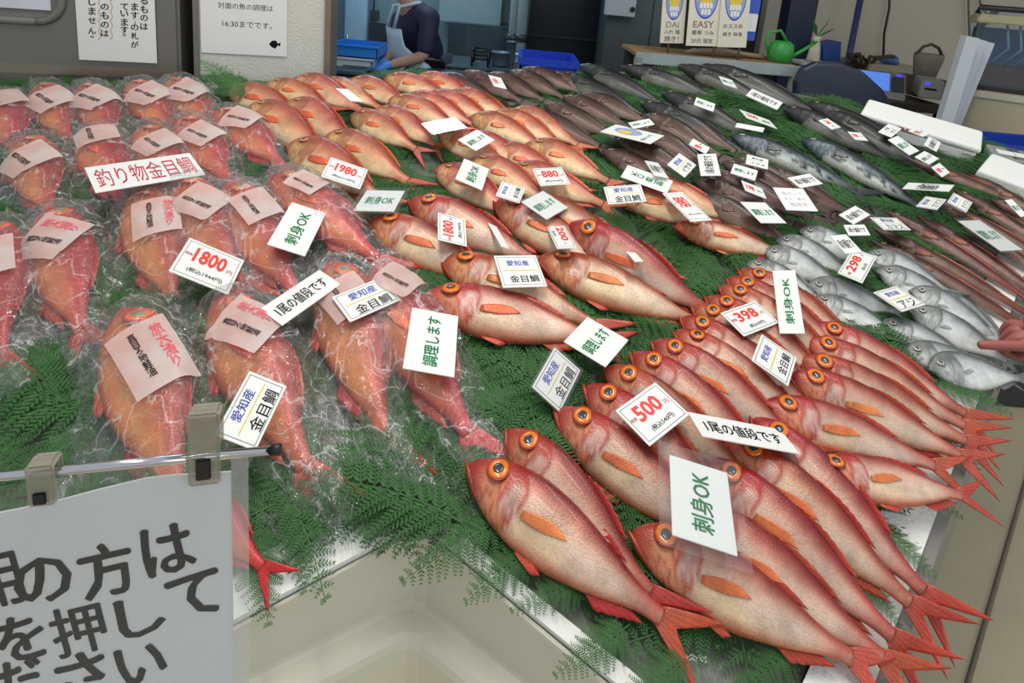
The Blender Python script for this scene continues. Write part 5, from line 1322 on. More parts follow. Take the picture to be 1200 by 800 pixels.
sign_board([(781, -48), (812, -48), (797, 51), (772, 50)], YS + .10, (('DAI', 'grey'), ('入れ 塩', 'teal'), ('焼き！', 'teal')), 'narrow cream sign board with a blue oval badge, leftmost on the rusty shelf', (782, 68))
sign_board([(811, -62), (852, -62), (843, 55), (806, 53)], YS + .06, (('EASY', 'brown'), ('簡単 つみ', 'blue'), ('20日 限定', 'blue')), 'wide cream sign board with a blue oval badge, middle one on the rusty shelf', (836, 68))
sign_board([(847, -58), (886, -58), (873, 56), (843, 55)], YS + .05, (('おススめ', 'brown'), ('焼き 味噌', 'teal')), 'cream sign board with a blue oval badge, rightmost on the rusty shelf', (866, 66))
o = pbox('blue_poster', 872, -60, 893, 48, YS + .14, .004, mat('blue_poster', (54, 92, 200), .5), 'blue poster with a white square behind the rightmost sign board', 'poster')
pbox('white_square', 876, 16, 887, 37, YS + .136, .003, CARDW, parent=o); 
# rope of pale twigs on the shelf
b = MB(); p = at(800, 66, YS + .2); q = at(895, 62, YS + .25)
for k in range(7): b.tube([(p.x + .1 * k * .2, YS + .16 + .012 * k, z1 + .012 + .006 * (k % 3)), ((p.x + q.x) / 2, YS + .18 + .01 * k, z1 + .03 + .006 * (k % 2)), (q.x, YS + .2 + .012 * k, z1 + .015)], .008, 6)
tag(b.build('twig_bundle', mat('pale_twigs', (176, 158, 130), .7)), 'bundle of pale dry twigs lying on the rusty shelf', 'twigs')
# green watering can
GC = mat('green_plastic', (52, 150, 62), .4)
c0 = at(914, 66, YS + .16); b = MB(); b.lathe([(.055, 0), (.062, .004), (.066, .05), (.060, .095), (.040, .11), (.034, .112)], (0, 0, 0), 24)
wc = b.build('watering_can', GC); wc.location = (c0.x, YS + .16, z1 + .001); tag(wc, 'small green watering can on the right end of the rusty shelf', 'watering can')
b = MB(); b.tube([(.05, 0, .025), (.10, 0, .06), (.17, 0, .115)], [.014, .010, .008], 10); b.lathe([(.010, 0), (.02, .012)], (.17, 0, .115), 12); b.build('spout', GC, wc)
b = MB(); b.tube([(.02, 0, .11), (-.02, 0, .165), (-.08, 0, .15), (-.085, 0, .09), (-.06, 0, .04)], .009, 8); b.build('handle', GC, wc)
# white vase with leaves at the shelf end
c0 = at(953, 68, YS + .3); b = MB(); b.lathe([(.03, 0), (.035, .01), (.028, .07), (.018, .12), (.022, .14)], (0, 0, 0), 18); vs_o = b.build('white_vase', mat('cream_vase', (190, 184, 164), .4)); zz = zat(953, 72, YS + .3); vs_o.location = (c0.x, YS + .3, zz); tag(vs_o, 'small cream vase with a green leaf beside the watering can', 'vase')
b = MB()
for k, (dx, dz, dy) in enumerate(((.09, .05, 0), (-.03, .09, .03), (.04, .10, -.02))):
    p = Vector((0, 0, .14)); q = Vector((dx, dy, .14 + dz)); s = Vector((0, .02, -.012)); b.prism([p, p.lerp(q, .45) + s, q, p.lerp(q, .45) - s], Vector((0, 0, .001)), Vector((0, 0, -.001)))
b.build('leaf', mat('house_plant_leaf', (50, 120, 60), .4), vs_o)
b = MB(); xbox(b, c0.x - .10, c0.x + .10, YS + .22, YS + .40, zz - .02, zz - .001); st = b.build('plant_stand', mat('white_stand', (170, 168, 156), .5)); tag(st, 'small pale stand under the cream vase', 'stand')
for dx in (-.08, .08): b = MB(); b.tube([(c0.x + dx, YS + .31, 0), (c0.x + dx, YS + .31, zz - .02)], .015, 8); b.build('leg', STEEL, st)
b = MB(); X = at(905, 20, 4.4).x; xbox(b, X - .05, X + .05, 4.4, 4.5, 0, 3.0, .004); struct(b.build('trim_4', mat('pale_post', (150, 146, 134), .5)))
b = MB(); xbox(b, at(922, 30, 4.55).x, at(952, 30, 4.55).x, 4.55, 4.65, 0, 3, 0); struct(b.build('door_2', mat('dark_blue_door', (36, 48, 74), .4)))
# dark navy rounded board
pts = [at(x, y, 2.95) for x, y in ((925, 190), (931, 95), (938, 80), (955, 72), (982, 73), (1010, 84), (1032, 104), (1046, 128), (1062, 190))]
b = MB(); b.prism(pts, Vector((0, -.03, 0)), Vector((0, .03, 0))); o = b.build('chair_back', mat('dark_navy_vinyl', (44, 52, 70), .35)); m_ = o.modifiers.new('b', 'BEVEL'); m_.width = .015; m_.segments = 3; tag(o, 'dark navy rounded chair back behind the grey fish', 'chair')
for px in (945, 1035): p = at(px, 150, 2.95); b = MB(); b.tube([(p.x, 3.0, 0), (p.x, 3.0, p.z)], .02, 8); b.build('leg', BLACK, o)

# till corner at the right
b = MB(); zt = zat(1060, 119, 3.5); xbox(b, at(1010, 115, 3.5).x, at(1108, 115, 3.5).x, 3.45, 4.1, zt - .05, zt - .002); tb = b.build('till_table', mat('dark_table', (62, 54, 50), .5)); tag(tb, 'dark table carrying the till at the right', 'table')
for px in (1014, 1104):
    X = at(px, 115, 3.5).x
    for Y in (3.5, 4.05): b = MB(); b.tube([(X, Y, 0), (X, Y, zt - .05)], .025, 8); b.build('leg', BLACK, tb)
def tilted_till():
    x0, x1 = at(1023, 100, 3.55).x, at(1073, 100, 3.55).x; w = x1 - x0
    b = MB(); b.prism([Vector((0, -.12, 0)), Vector((0, .16, 0)), Vector((0, .15, .13)), Vector((0, .06, .14)), Vector((0, -.11, .035))], Vector((-w / 2, 0, 0)), Vector((w / 2, 0, 0)))
    o = b.build('till', mat('grey_till', (120, 122, 120), .4)); o.location = ((x0 + x1) / 2, 3.68, zt); o.rotation_euler = (0, 0, math.radians(-26)); tag(o, 'grey till with a lit blue screen on the dark table', 'till')
    n = Vector((0, -.525, .851)); u = Vector((0, .851, .525))
    def face(nm, a0, a1, b0, b1, m, th):
        c = Vector(((a0 + a1) / 2 * w, -.025, .089)) + u * ((b0 + b1) / 2); b = MB(); b.box((0, 0, 0), ((a1 - a0) * w, b1 - b0, th), None, .002); q = b.build(nm, m, o)
        q.matrix_local = Matrix(((1, 0, 0, c.x), (0, u.y, n.y, c.y), (0, u.z, n.z, c.z), (0, 0, 0, 1))); return q
    face('screen', -.46, .16, -.085, .085, emit('lit_blue_screen', (96, 140, 235), .55), .012)
    kp = face('keypad', .20, .46, -.085, .06, mat('dark_keys', (60, 64, 68), .5), .012)
    face('blue_lamp', .30, .42, .068, .095, emit('lit_blue_lamp', (70, 80, 220), .8), .012)
    return o
tilted_till()
cx_ = pbox('cash_box', 1078, 94, 1101, 115, 3.52, .3, mat('pale_grey_box', (150, 150, 142), .45), 'pale grey cash box right of the till', 'cash box')
pbox('slot', 1083, 103, 1096, 105, 3.512, .01, BLACK, parent=cx_); pbox('blue_lamp', 1084, 96, 1090, 100, 3.512, .01, emit('lit_blue_lamp', (70, 80, 220), .8), parent=cx_)
_p = Vector((at(1078, 104, 3.52).x, 3.52, 0)); cx_.matrix_world = Matrix.Translation(_p) @ Matrix.Rotation(math.radians(-26), 4, 'Z') @ Matrix.Translation(-_p)
b = MB(); za = zat(1055, 78, 4.2); xbox(b, at(1020, 76, 4.2).x, at(1090, 76, 4.2).x, 4.2, 4.6, za - .05, za, .006); tag(b.build('wall_shelf', mat('cream_shelf', (166, 158, 134), .5)), 'cream shelf on the beige wall above the till', 'shelf')
p = at(1048, 72, 4.3); b = MB(); b.lathe([(.05, 0), (.06, .01), (.05, .05), (.02, .07)], (p.x, 4.35, za), 16); tag(b.build('tape_roll', mat('blue_plastic_thing', (60, 110, 170), .4)), 'small blue thing on the cream wall shelf', 'roll')
b = MB(); p = at(990, 74, 4.25)
for k in range(9):
    a = k * .7; b.tube([(p.x + .02 * k, 4.25, za - .04), (p.x + .02 * k + .06 * math.cos(a), 4.25 + .03 * math.sin(a), za + .05), (p.x + .03 * k + .10 * math.cos(a), 4.22, za + .02 + .02 * (k % 3))], .014, 6)
b2 = b.build('dried_branch', mat('brown_branches', (72, 60, 50), .8)); tag(b2, 'heap of brown dried branches left of the cream wall shelf', 'branches')
# wicker basket
c0 = at(1096, 90, 3.75); b = MB(); r0 = (at(1112, 85, 3.75).x - at(1080, 85, 3.75).x) / 2
b.lathe([(r0 * .6, 0), (r0 * .75, .01), (r0, .12), (r0 * .98, .15), (r0 * .85, .15), (r0 * .7, .03)], (0, 0, 0), 24); bk = b.build('wicker_basket', mat('grey_wicker', (138, 130, 118), .8, vary=.3, vscale=50, bump=.6, bscale=120)); bk.location = (c0.x, 3.85, zat(1096, 93, 3.75)); tag(bk, 'grey wicker basket behind the cash box', 'basket')
b = MB(); b.tube([(-r0, 0, .14), (-r0 * .6, 0, .19), (0, 0, .21), (r0 * .6, 0, .19), (r0, 0, .14)], .010, 8); b.build('handle', mat('dark_wicker', (84, 76, 68), .8), bk)
b = MB(); zz = zat(1096, 93, 3.75); xbox(b, c0.x - r0, c0.x + r0, 3.72, 4.0, zt, zz - .001, .004); tag(b.build('brown_carton', mat('brown_carton', (84, 72, 60), .7)), 'dark carton under the wicker basket', 'carton')
# leaning styrofoam boards
for k, (xb, xt, wd, Y) in enumerate(((1100, 1133, 15, 2.62), (1107, 1144, 12, 2.69), (1112, 1154, 12, 2.76))):
    p, q = at(xb, 150, Y), at(xt, 42 + 3 * k, Y + .03); p2, q2 = at(xb + wd, 152, Y), at(xt + wd, 45 + 3 * k, Y + .03)
    dn = (p - q).normalized(); e = p.z / -dn.z if dn.z else 0; pb = p + dn * e; pb2 = p2 + dn * e
    b = MB(); b.prism([pb, q, q2, pb2], Vector((0, 0, 0)), Vector((.01, .05, 0))); o = b.build('foam_board', mat('cool_white_foam', (196, 202, 206), .6, vary=.05)); tag(o, ('frontmost of the tall white foam boards leaning by the aquarium', 'middle one of the tall white foam boards leaning by the aquarium', 'rearmost of the tall white foam boards leaning by the aquarium')[k], 'board', 'leaning foam boards')
p, q, p2, q2 = at(1112, 150, 2.92), at(1146, 70, 2.94), at(1127, 150, 2.92), at(1156, 70, 2.94); dn = (p - q).normalized(); e = p.z / -dn.z
b = MB(); b.prism([p + dn * e, q, q2, p2 + dn * e], Vector((0, 0, 0)), Vector((0, .03, 0))); tag(b.build('blue_board', mat('blue_board', (36, 52, 120), .5)), 'blue board leaning behind the white foam boards', 'board')
# cream cabinet and aquarium
YC = 3.0
x0, x1, z0, z1c = at(1114, 130, YC).x, at(1114, 130, YC).x + .95, 0.0, zat(1160, 107, YC)
b = MB(); xbox(b, x0, x1, YC, YC + .5, zat(1150, 158, YC), z1c, .01); cc = b.build('cream_cabinet', mat('cream_enamel', (184, 176, 146), .45, vary=.06, vscale=3)); tag(cc, 'cream enamel cabinet under the aquarium at the right edge', 'cabinet')
b = MB(); xbox(b, x0 + .01, x1, YC + .01, YC + .5, 0, zat(1150, 158, YC) - .001); b.build('base', mat('brown_base', (110, 100, 84), .6), cc)
b = MB(); xbox(b, x0 - .012, x1, YC - .012, YC + .5, z1c - .03, z1c + .004, .004); b.build('top_edge', mat('cream_edge', (200, 194, 170), .45), cc)
xa = x0 + .03; za0 = z1c + .005; za1 = zat(1180, 14, YC + .1); zw = zat(1180, 34, YC + .1); W_ = .8
b = MB(); xbox(b, xa, xa + W_, YC + .06, YC + .46, za0, za0 + .02); aq = b.build('aquarium', mat('dark_aquarium_base', (40, 38, 36), .5)); tag(aq, 'glass aquarium with blue water and brown gravel at the upper right', 'aquarium')
zg_ = zat(1180, 78, YC + .1)
b = MB(); xbox(b, xa + .015, xa + W_ - .015, YC + .075, YC + .445, za0 + .021, zg_, .01); b.build('gravel', mat('brown_gravel', (92, 52, 40), .8, vary=.4, vscale=60, bump=.8, bscale=90), aq)
b = MB(); xbox(b, xa + .015, xa + W_ - .015, YC + .42, YC + .445, zg_ + .001, zw); b.build('blue_backdrop', mat('blue_backdrop', (26, 86, 150), .5), aq)
GL = bpy.data.materials.new('aquarium_glass'); GL.use_nodes = True; g_ = GL.node_tree; g_.nodes.clear()
go, gt, gg, gm = g_.nodes.new('ShaderNodeOutputMaterial'), g_.nodes.new('ShaderNodeBsdfTransparent'), g_.nodes.new('ShaderNodeBsdfGlossy'), g_.nodes.new('ShaderNodeMixShader')
gt.inputs[0].default_value = (.80, .90, .95, 1); gg.inputs['Roughness'].default_value = .05; gm.inputs[0].default_value = .06
g_.links.new(gt.outputs[0], gm.inputs[1]); g_.links.new(gg.outputs[0], gm.inputs[2]); g_.links.new(gm.outputs[0], go.inputs[0])
b = MB(); xbox(b, xa, xa + W_, YC + .06, YC + .066, za0 + .02, za1); xbox(b, xa, xa + .006, YC + .066, YC + .46, za0 + .02, za1); b.build('glass', GL, aq)
b = MB(); xbox(b, xa - .01, xa + W_ + .01, YC + .05, YC + .47, zw + .02, za1 - .02, .006); b.build('lid', mat('cream_lid', (176, 168, 130), .5), aq)
b = MB(); b.tube([(xa - .012, YC + .05, za1 - .02), (xa - .012, YC + .05, za1 + .01), (xa + W_, YC + .05, za1 + .01)], .014, 8); b.build('frame', BLACK, aq)
for k in range(3):
    b = MB(); X = xa + .12 + .05 * k; b.tube([(X, YC + .12, zw + .02), (X + .03, YC + .14, (zw + zg_) / 2), (X - .03, YC + .2, zg_)], .006, 6); b.build('air_hose', mat('clear_hose', (150, 176, 186), .3), aq)
_p = Vector((x0, YC, 0)); _M = Matrix.Translation(_p) @ Matrix.Rotation(math.radians(-32), 4, 'Z') @ Matrix.Translation(-_p)
for _o in (cc, aq): _o.matrix_world = _M
p = at(1150, 28, 3.2); q = at(1140, 60, 3.2); b = MB(); b.tube([at(1166, 14, 3.25), at(1158, 24, 3.22), p, q, at(1137, 66, 3.2)], .02, 8); tag(b.build('cable_bundle', mat('dark_cable_bundle', (48, 42, 42), .6)), 'dark cable bundle hanging between the foam boards and the aquarium', 'cable')
# cables and pole on the beige wall
for k, (pts, r, m, lb, nm) in enumerate((([(1044, -60), (1042, 10), (1036, 40), (1035, 72)], .008, BLACK, 'thin black cable hanging down the beige wall above the till', 'cable'), ([(1134, -60), (1135, 10), (1136, 42)], .007, mat('grey_cable', (110, 106, 100), .6), 'thin grey cable on the beige wall above the foam boards', 'cable'), ([(1140, -30), (1150, 8), (1158, 18)], .007, mat('grey_cable', (110, 106, 100), .6), 'short grey cable slanting down to the aquarium', 'cable'))):
    b = MB(); b.tube([at(x, y, 4.56) for x, y in pts], r, 6); tag(b.build(nm, m), lb, 'cable')
p, q = at(1016, -40, 4.4), at(995, 66, 4.3); dn = (q - p).normalized(); b = MB(); b.tube([p, q + dn * (q.z / -dn.z)], .022, 10); tag(b.build('blue_pole', mat('blue_purple_pole', (62, 64, 110), .4)), 'blue purple pole leaning against the beige wall', 'pole')
pp = at(968, 62, 4.3); b = MB(); b.prism([at(964, 54, 4.3), at(986, 49, 4.3), at(984, 80, 4.3), at(966, 80, 4.3)], Vector((0, 0, 0)), Vector((0, .2, 0))); tag(b.build('blue_bag', mat('blue_bag', (40, 78, 150), .5)), 'blue bag standing left of the brown branches', 'bag')
# blue crate, foam box, foam lid and packets at the right end of the counter
zc = zat(1180, 170, 2.25)
crate(at(1152, 170, 2.25).x, at(1152, 170, 2.25).x + .6, 2.25, 2.50, zc - .22, zc, mat('royal_blue_plastic', (22, 60, 168), .4), 'royal blue crate below the cream cabinet at the right edge')
b = MB(); X0 = at(1152, 170, 2.25).x; xbox(b, X0 - .03, X0 + .63, 2.22, 2.53, 0, zc - .222); tag(b.build('crate_stand', mat('dark_stand', (60, 60, 62), .6)), 'dark stand under the royal blue crate', 'stand')


def planebox(p, u, w, L_, d_, h0, h1, name, m, label, cat, bev=.008):
    b = MB(); b.prism([p, p + u * L_, p + u * L_ + w * d_, p + w * d_], N * h1, N * h0); o = b.build(name, m)
    md = o.modifiers.new('b', 'BEVEL'); md.width = bev; md.segments = 3; tag(o, label, cat); return o


p, q = un(1004, 152), un(1138, 194); u = (q - p); u = (u - N * u.dot(N)); LL = u.length; u.normalize(); w = N.cross(u)
fb = planebox(p, u, w, LL, .15, .004, .043, 'styrofoam_box', FOAM, 'long white styrofoam box with red letters at the right back of the counter', 'box')
lb_ = MB(); lb_.prism([p - u * .006 - w * .006, p + u * (LL + .006) - w * .006, p + u * (LL + .006) + w * .156, p - u * .006 + w * .156], N * .063, N * .044)
l2 = lb_.build('lid', FOAM, fb); md = l2.modifiers.new('b', 'BEVEL'); md.width = .008; md.segments = 3
h_ = bpy.data.objects.new('printed_side', None); C.objects.link(h_); bpy.data.objects.remove(h_)
co, sz, fcs = text_mesh('西 鮮魚', .02); ks = .016 / sz[1]; base_ = p + u * LL * .42 - w * .0075 + N * .0535
link('lettering', mesh('lettering', [tuple(base_ + u * (x * ks) + N * (y * ks * .6)) for x, y in co], fcs), INK['red'], fb)
p, q = un(1138, 214), un(1235, 252); u = (q - p).normalized(); w = N.cross(u); planebox(p, u, w, .52, .17, .012, .045, 'foam_slab', FOAM, 'white foam slab lying at the right end of the counter by the slender fish', 'slab')
for k, (px, py, lb) in enumerate(((1160, 188, 'small wrapped packet beside the styrofoam box'), (1180, 192, 'wrapped packet with white labels at the right edge'), (1200, 196, 'wrapped packet cut off by the right edge'))):
    p = un(px, py + 8, .0); u2 = (EX * .9 - EY * .3).normalized(); w2 = N.cross(u2); o = planebox(p, u2, w2, .09, .09, .006, .04, 'fish_packet', mat('packet_grey', (146, 150, 146), .25, coat=.5), lb, 'packet', .006)
    c = p + u2 * .045 + w2 * .045 + N * .0412; b = MB(); b.prism([c - u2 * .03 - w2 * .02, c + u2 * .02 - w2 * .02, c + u2 * .02 + w2 * .01, c - u2 * .03 + w2 * .01], N * .001, N * 0); b.build('label_sheet', CARDW, o)

# ------------------------------------------------------------------ people
def skin_mesh(name, joints, bones, m, parent=None, sub=2):
    me = bpy.data.meshes.new(name); me.from_pydata([tuple(j[0]) for j in joints], bones, []); o = bpy.data.objects.new(name, me); C.objects.link(o)
    sk = o.modifiers.new('s', 'SKIN'); sk.use_smooth_shade = True; sd = o.modifiers.new('d', 'SUBSURF'); sd.levels = sub; sd.render_levels = sub
    for i, j in enumerate(joints):
        r = j[1] if isinstance(j[1], tuple) else (j[1], j[1]); me.skin_vertices[0].data[i].radius = r
    me.skin_vertices[0].data[0].use_root = True
    dg = bpy.context.evaluated_depsgraph_get(); dg.update(); nm = bpy.data.meshes.new_from_object(o.evaluated_get(dg)); bpy.data.objects.remove(o); nm.shade_smooth()
    return link(name, nm, m, parent)


SKN = mat('pale_skin', (168, 132, 116), .5, vary=.05); NAVY = mat('navy_work_shirt', (24, 28, 62), .7, vary=.2, vscale=20)
APR = mat('pale_blue_apron', (170, 196, 214), .35, vary=.08, vscale=6); GLV = mat('blue_rubber_glove', (78, 140, 226), .4)
YP = 3.86
def P(px, py, dy=0.0): return at(px, py, YP + dy)
# joints taken where the photograph shows them
hipc, shl, shr = P(498, 100), P(505, 18, -.05), P(470, 22, .28)
nk, hd = P(478, 2, .08), P(462, -26, .05)
ell, wrl = P(497, 66, -.10), P(454, 77, -.28)
elr, wrr = P(463, 58, .30), P(449, 72, -.2)
chest = (shl + shr) / 2 + Vector((0, 0, -.05)); hip = Vector((chest.x + .09, YP + .16, WT + .02)); kn = lambda s: Vector((hip.x + .02, hip.y + s * .10, .50))
J = [(hip, (.11, .13)), (chest.lerp(hip, .5), (.09, .115)), (chest, (.09, .13)), (nk, .055), (nk.lerp(hd, .5), .05), (hd, (.08, .09)), (hd + Vector((-.01, 0, .12)), (.075, .085)),
     (shl, .058), (ell, .042), (ell.lerp(wrl, .5), .038), (wrl, .026), (shr, .058), (elr, .042), (wrr, .026),
     (hip + Vector((0, -.09, -.08)), .085), (kn(-1), .055), (Vector((hip.x + .04, hip.y - .11, .08)), .04), (Vector((hip.x - .12, hip.y - .12, .04)), .035),
     (hip + Vector((0, .09, -.08)), .085), (kn(1), .055), (Vector((hip.x + .04, hip.y + .11, .08)), .04), (Vector((hip.x - .12, hip.y + .12, .04)), .035)]
BN = [(0, 1), (1, 2), (2, 3), (3, 4), (4, 5), (5, 6), (2, 7), (7, 8), (8, 9), (9, 10), (2, 11), (11, 12), (12, 13), (0, 14), (14, 15), (15, 16), (16, 17), (0, 18), (18, 19), (19, 20), (20, 21)]
man = skin_mesh('person', J, BN, SKN); tag(man, 'person in a navy shirt and white apron with blue gloves, working at the kitchen table', 'person')
o = skin_mesh('work_shirt', [(hip + Vector((0, 0, -.05)), (.145, .175)), (chest.lerp(hip, .5), (.128, .158)), (chest, (.118, .168)), (nk + Vector((0, 0, -.02)), .07), (shl, .075), (shl.lerp(ell, .5), .066), (ell, .058), (shr, .075), (shr.lerp(elr, .5), .066), (elr, .058)],
              [(0, 1), (1, 2), (2, 3), (2, 4), (4, 5), (5, 6), (2, 7), (7, 8), (8, 9)], NAVY, man)
skin_mesh('trousers', [(hip, (.145, .175)), (hip + Vector((0, -.09, -.08)), .10), (kn(-1), .075), (Vector((hip.x + .04, hip.y - .11, .10)), .06), (hip + Vector((0, .09, -.08)), .10), (kn(1), .075), (Vector((hip.x + .04, hip.y + .11, .10)), .06)], [(0, 1), (1, 2), (2, 3), (0, 4), (4, 5), (5, 6)], mat('dark_trousers', (40, 44, 56), .8), man)
# apron wraps round the front and the near side
g = []; zt_, zb_ = chest.z - .02, WT - .45
for i in range(14):
    t = i / 13; row = []; z = zt_ + (zb_ - zt_) * t; cx = chest.x + (hip.x - chest.x) * min(1, t * 1.8)
    wdt = .13 + .10 * sstep(.15, .4, t); rx, ry = .185 + .06 * t, .215 + .06 * t
    span = .55 + .85 * sstep(.12, .38, t)
    for j in range(15):
        a = math.pi + (-.75 + (j / 14 - .5) * 2 * span) * -1
        row.append((cx + rx * math.cos(a), YP + .13 + ry * math.sin(a) * -1 * -1, z))
    g.append(row)
ap = link('apron', mesh('apron', [p for r in g for p in r], [(i * 15 + j, i * 15 + j + 1, (i + 1) * 15 + j + 1, (i + 1) * 15 + j) for i in range(13) for j in range(14)], True), APR, man)
sm_ = ap.modifiers.new('s', 'SOLIDIFY'); sm_.thickness = .006; sm_.offset = 1
b = MB(); a0 = Vector(g[0][4]); a1 = Vector(g[0][10]); b.tube([a0, a0 + Vector((.03, -.01, .14)), nk + Vector((.08, -.03, .0)), nk + Vector((.08, .06, .0)), a1 + Vector((.03, .01, .14)), a1], .012, 8); b.build('strap', APR, ap)


def hand_bones(wr, fdir, ndir, s=1.0, curl=(.5, .5, .5, .5), thumb=.5, side=1):
    """joints for a hand: wrist, palm and five unequal fingers; fdir along the fingers, ndir out of the back of the hand"""
    f = fdir.normalized(); n = (ndir - f * ndir.dot(f)).normalized(); l = n.cross(f) * side
    J = [(wr - f * .03 * s, .024 * s), (wr, .024 * s), (wr + f * .045 * s, (.034 * s, .017 * s))]; B = [(0, 1), (1, 2)]
    for k, (off, ln) in enumerate(((.030, .078), (.010, .088), (-.010, .082), (-.029, .064))):
        base = wr + f * (.090 - .006 * abs(k - 1)) * s + l * off * s; a = 0; p = base; i0 = len(J); J.append((base, .0105 * s)); B.append((2, i0)); c = curl[k]
        for q, (fr, rr) in enumerate(((.45, .0095), (.31, .0086), (.24, .0072))):
            a += c * (1.0, 1.25, .8)[q]; p = p + (f * math.cos(a) - n * math.sin(a)) * ln * fr * s; J.append((p, rr * s)); B.append((len(J) - 2, len(J) - 1))
    t0 = wr + f * .025 * s + l * .028 * s; i0 = len(J); J.append((t0, .014 * s)); B.append((2, i0)); d = (f * .65 + l * .75 - n * .35 * thumb).normalized()
    J.append((t0 + d * .036 * s, .0115 * s)); B.append((i0, i0 + 1)); d2 = (f * .9 + l * (.5 - thumb * .6) - n * .3 * thumb).normalized()
    J.append((t0 + d * .036 * s + d2 * .030 * s, .009 * s)); B.append((i0 + 1, i0 + 2))
    return J, B


Jh, Bh = hand_bones(wrl, (wrl - ell) + Vector((-.05, 0, -.05)), Vector((0, -.3, 1)), 1.1, (.55, .6, .65, .7), .6, -1); skin_mesh('glove', Jh, Bh, GLV, man)
Jh, Bh = hand_bones(wrr, (wrr - elr) + Vector((-.03, 0, -.1)), Vector((-.3, -.1, 1)), 1.1, (.5, .55, .6, .65), .6, 1); skin_mesh('glove', Jh, Bh, GLV, man)
# head: hair, mask, nose, ears
def blob(name, c, r, m, parent, cut=None):
    bm_ = bmesh.new(); bmesh.ops.create_uvsphere(bm_, u_segments=20, v_segments=14, radius=1)
    for v in bm_.verts: v.co = Vector((v.co.x * r[0], v.co.y * r[1], v.co.z * r[2])) + c
    if cut: bmesh.ops.bisect_plane(bm_, geom=bm_.verts[:] + bm_.edges[:] + bm_.faces[:], plane_co=cut[0], plane_no=cut[1], clear_outer=True)
    me = bpy.data.meshes.new(name); bm_.to_mesh(me); bm_.free(); me.shade_smooth(); return link(name, me, m, parent)
HC = hd + Vector((-.005, 0, .05))
blob('hair', HC + Vector((.015, 0, .03)), (.108, .098, .115), mat('black_hair', (22, 20, 20), .6), man, (HC + Vector((-.02, 0, 0)), Vector((-.75, 0, -.65))))
blob('face_mask', HC + Vector((-.035, 0, -.075)), (.062, .07, .062), mat('dark_face_mask', (26, 26, 32), .8), man)
blob('nose', HC + Vector((-.095, 0, -.005)), (.018, .014, .022), SKN, man)
for s in (1, -1): blob('ear', HC + Vector((.01, s * .088, -.005)), (.018, .010, .03), SKN, man); blob('eye', HC + Vector((-.082, s * .032, .028)), (.008, .013, .011), mat('dark_eye', (30, 26, 24), .3), man)

# pointing hand coming in from the customers' side
tip = un(1131, 388, .055); fd = (un(1131, 388, .055) - un(1215, 392, .075)).normalized(); wr = tip - fd * .168
Jh, Bh = hand_bones(wr, fd, Vector((.05, -.25, 1)), 1.0, (.02, 1.15, 1.25, 1.3), .9, 1)
n0 = len(Jh); el = wr - fd * .24 + Vector((.02, -.06, -.05)); Jh = Jh + [(el.lerp(wr, .5), .032), (el, .042)]; Bh = Bh + [(0, n0), (n0, n0 + 1)]
hnd = skin_mesh('pointing_hand', Jh, Bh, mat('reddish_skin', (158, 88, 80), .5, vary=.08)); tag(hnd, 'reddish index finger of a pointing hand reaching in at the right edge', 'hand')
skin_mesh('sleeve', [(el.lerp(wr, .45), .044), (el, .055), (el - fd * .2 + Vector((0, -.1, -.05)), .062)], [(0, 1), (1, 2)], mat('dark_sleeve', (52, 54, 66), .8), hnd)

# ------------------------------------------------------------------ paper sign in front on its rod
SA = math.radians(15); SD = Vector((math.cos(SA), math.sin(SA), 0)); SN = Vector((math.sin(SA), -math.cos(SA), 0)); SP = at(150, 640, .46)
def sp(px, py, off=0.0): return onplane(px, py, SP + SN * off, SN)
pR, pT = sp(273, 700), sp(120, 576); sr = (pR - SP).dot(SD); zt0 = pT.z
sL = sr - .40; ht = .297
# paper with a gently wavy top edge
n = 25; va = []; 
def tz(s):
    px_t = s; return 0
tops = [(-60, 606), (0, 600), (60, 588), (120, 572), (170, 560), (200, 556), (240, 554), (273, 552)]
ts = [((sp(x, y) - SP).dot(SD), sp(x, y).z) for x, y in tops]
xs_ = np.linspace(ts[0][0], sr, n); zs_ = np.interp(xs_, [t[0] for t in ts], [t[1] for t in ts])
z_bot = zs_.min() - .25
v = []
for off in (0.0008, -0.0008):
    for s, z in zip(xs_, zs_): q = SP + SD * s + SN * off; v += [(q.x, q.y, z), (q.x, q.y, z_bot)]
f = []
for i in range(n - 1): f += [(2 * i, 2 * i + 1, 2 * i + 3, 2 * i + 2), (2 * n + 2 * i, 2 * n + 2 * i + 2, 2 * n + 2 * i + 3, 2 * n + 2 * i + 1), (2 * i, 2 * i + 2, 2 * n + 2 * i + 2, 2 * n + 2 * i), (2 * i + 1, 2 * n + 2 * i + 1, 2 * n + 2 * i + 3, 2 * i + 3)]
f += [(0, 2 * n, 2 * n + 1, 1), (2 * n - 2, 2 * n - 1, 4 * n - 1, 4 * n - 2)]
sg = link('paper_sign', mesh('paper_sign', v, f), mat('sign_paper', (226, 229, 230), .6, vary=.03)); tag(sg, 'large paper sign with bold black writing clipped to a chrome rod', 'sign')
se = (sp(293, 700) - SP).dot(SD); zs1 = sp(200, 535).z
q0 = SP + SD * xs_[0] + SN * .0022; q1 = SP + SD * se + SN * .0022
b = MB(); b.prism([Vector((q0.x, q0.y, zs1 - .012)), Vector((q1.x, q1.y, zs1)), Vector((q1.x, q1.y, z_bot - .01)), Vector((q0.x, q0.y, z_bot - .01))], SN * .0005, SN * 0); b.build('clear_sleeve', SLEEVE, sg)
EDGE = film('sleeve_edge_film', .16, flat=True); q2 = SP + SD * (sr + .001) + SN * .0032; q3 = SP + SD * se + SN * .0032
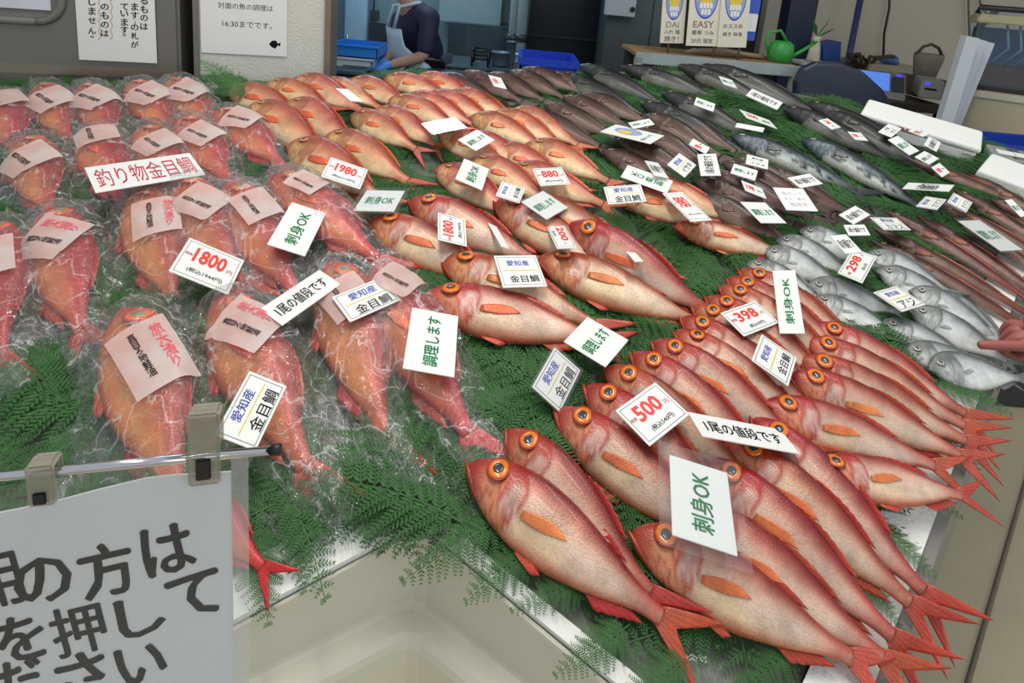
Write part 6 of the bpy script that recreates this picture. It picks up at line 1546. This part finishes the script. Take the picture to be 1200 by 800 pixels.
b = MB(); b.prism([Vector((q2.x, q2.y, zs1)), Vector((q3.x, q3.y, zs1)), Vector((q3.x, q3.y, z_bot)), Vector((q2.x, q2.y, z_bot))], SN * .0006, SN * 0); b.build('sleeve_edge', EDGE, sg)
for ch, px, py, wpx, hpx in (('用', -6, 682, 62, 62), ('の', 50, 680, 66, 52), ('方', 125, 668, 62, 62), ('は', 197, 644, 58, 56), ('を', 24, 748, 56, 52), ('押', 92, 738, 62, 58), ('し', 165, 722, 52, 46), ('て', 228, 697, 60, 50), ('だ', 24, 800, 56, 54), ('さ', 97, 792, 56, 54), ('い', 166, 778, 54, 44)):
    c = sp(px, py, .0012); w_ = (sp(px + wpx / 2, py, .0012) - sp(px - wpx / 2, py, .0012)).dot(SD); h_ = sp(px, py - hpx / 2, .0012).z - sp(px, py + hpx / 2, .0012).z
    o = lettering(ch, 0, 0, w_, h_, 'black', None, 0, .020 if ch in '用押' else .031, fit=True); _a = math.radians(7); frame(o, SD * math.cos(_a) + WZ * math.sin(_a), WZ * math.cos(_a) - SD * math.sin(_a), SN, c); o.parent = sg
r0_, r1_ = sp(-140, 572, .0), sp(322, 527, .0); b = MB(); b.tube([r0_, r1_], .0042, 14); rod = b.build('chrome_rod', CHROME); tag(rod, 'thin chrome rod across the lower left carrying the paper sign', 'rod')
b = MB(); d_ = (r1_ - r0_).normalized(); b.tube([r1_ - d_ * .003, r1_ + d_ * .006], [.0055, .0055], 14); b.build('end_cap', BLACK, rod)
rs = r0_ + Vector((0, 0, 0)); b = MB(); b.tube([Vector((rs.x, rs.y, 0)), rs], .008, 10); b.build('stand_post', CHROME, rod)
ACR = mat('cloudy_acrylic', (170, 164, 148), .25, alpha=.5, vary=.05)
def clip(px, y0, y1, wpx, label):
    c = sp(px, (y0 + y1) / 2, .006); w_ = (sp(px + wpx / 2, 540, .006) - sp(px - wpx / 2, 540, .006)).dot(SD); h_ = sp(px, y0, .006).z - sp(px, y1, .006).z
    R_ = Matrix((SD, -SN, WZ)).transposed()
    b = MB(); b.box((0, 0, 0), (w_, .006, h_), None, .002); b.box((0, .016, h_ * .18), (w_, .006, h_ * .55), None, .002); b.box((0, .008, h_ * .42), (w_, .020, h_ * .12), None, .003)
    o = b.build('acrylic_clip', ACR); o.matrix_world = Matrix.Translation(c) @ R_.to_4x4(); tag(o, label, 'clip', 'clips on the chrome rod')
    b = MB(); b.box((0, -.0042, -h_ * .24), (w_ * .46, .003, h_ * .28), None, .0008); b.build('magnet', BLACK, o)
    return o
clip(239, 484, 568, 38, 'cloudy clear clip holding the top right corner of the paper sign')
clip(48, 545, 592, 34, 'cloudy clear clip on the rod at the left part of the paper sign')
# thin plastic name strip seen from behind the right wall boards
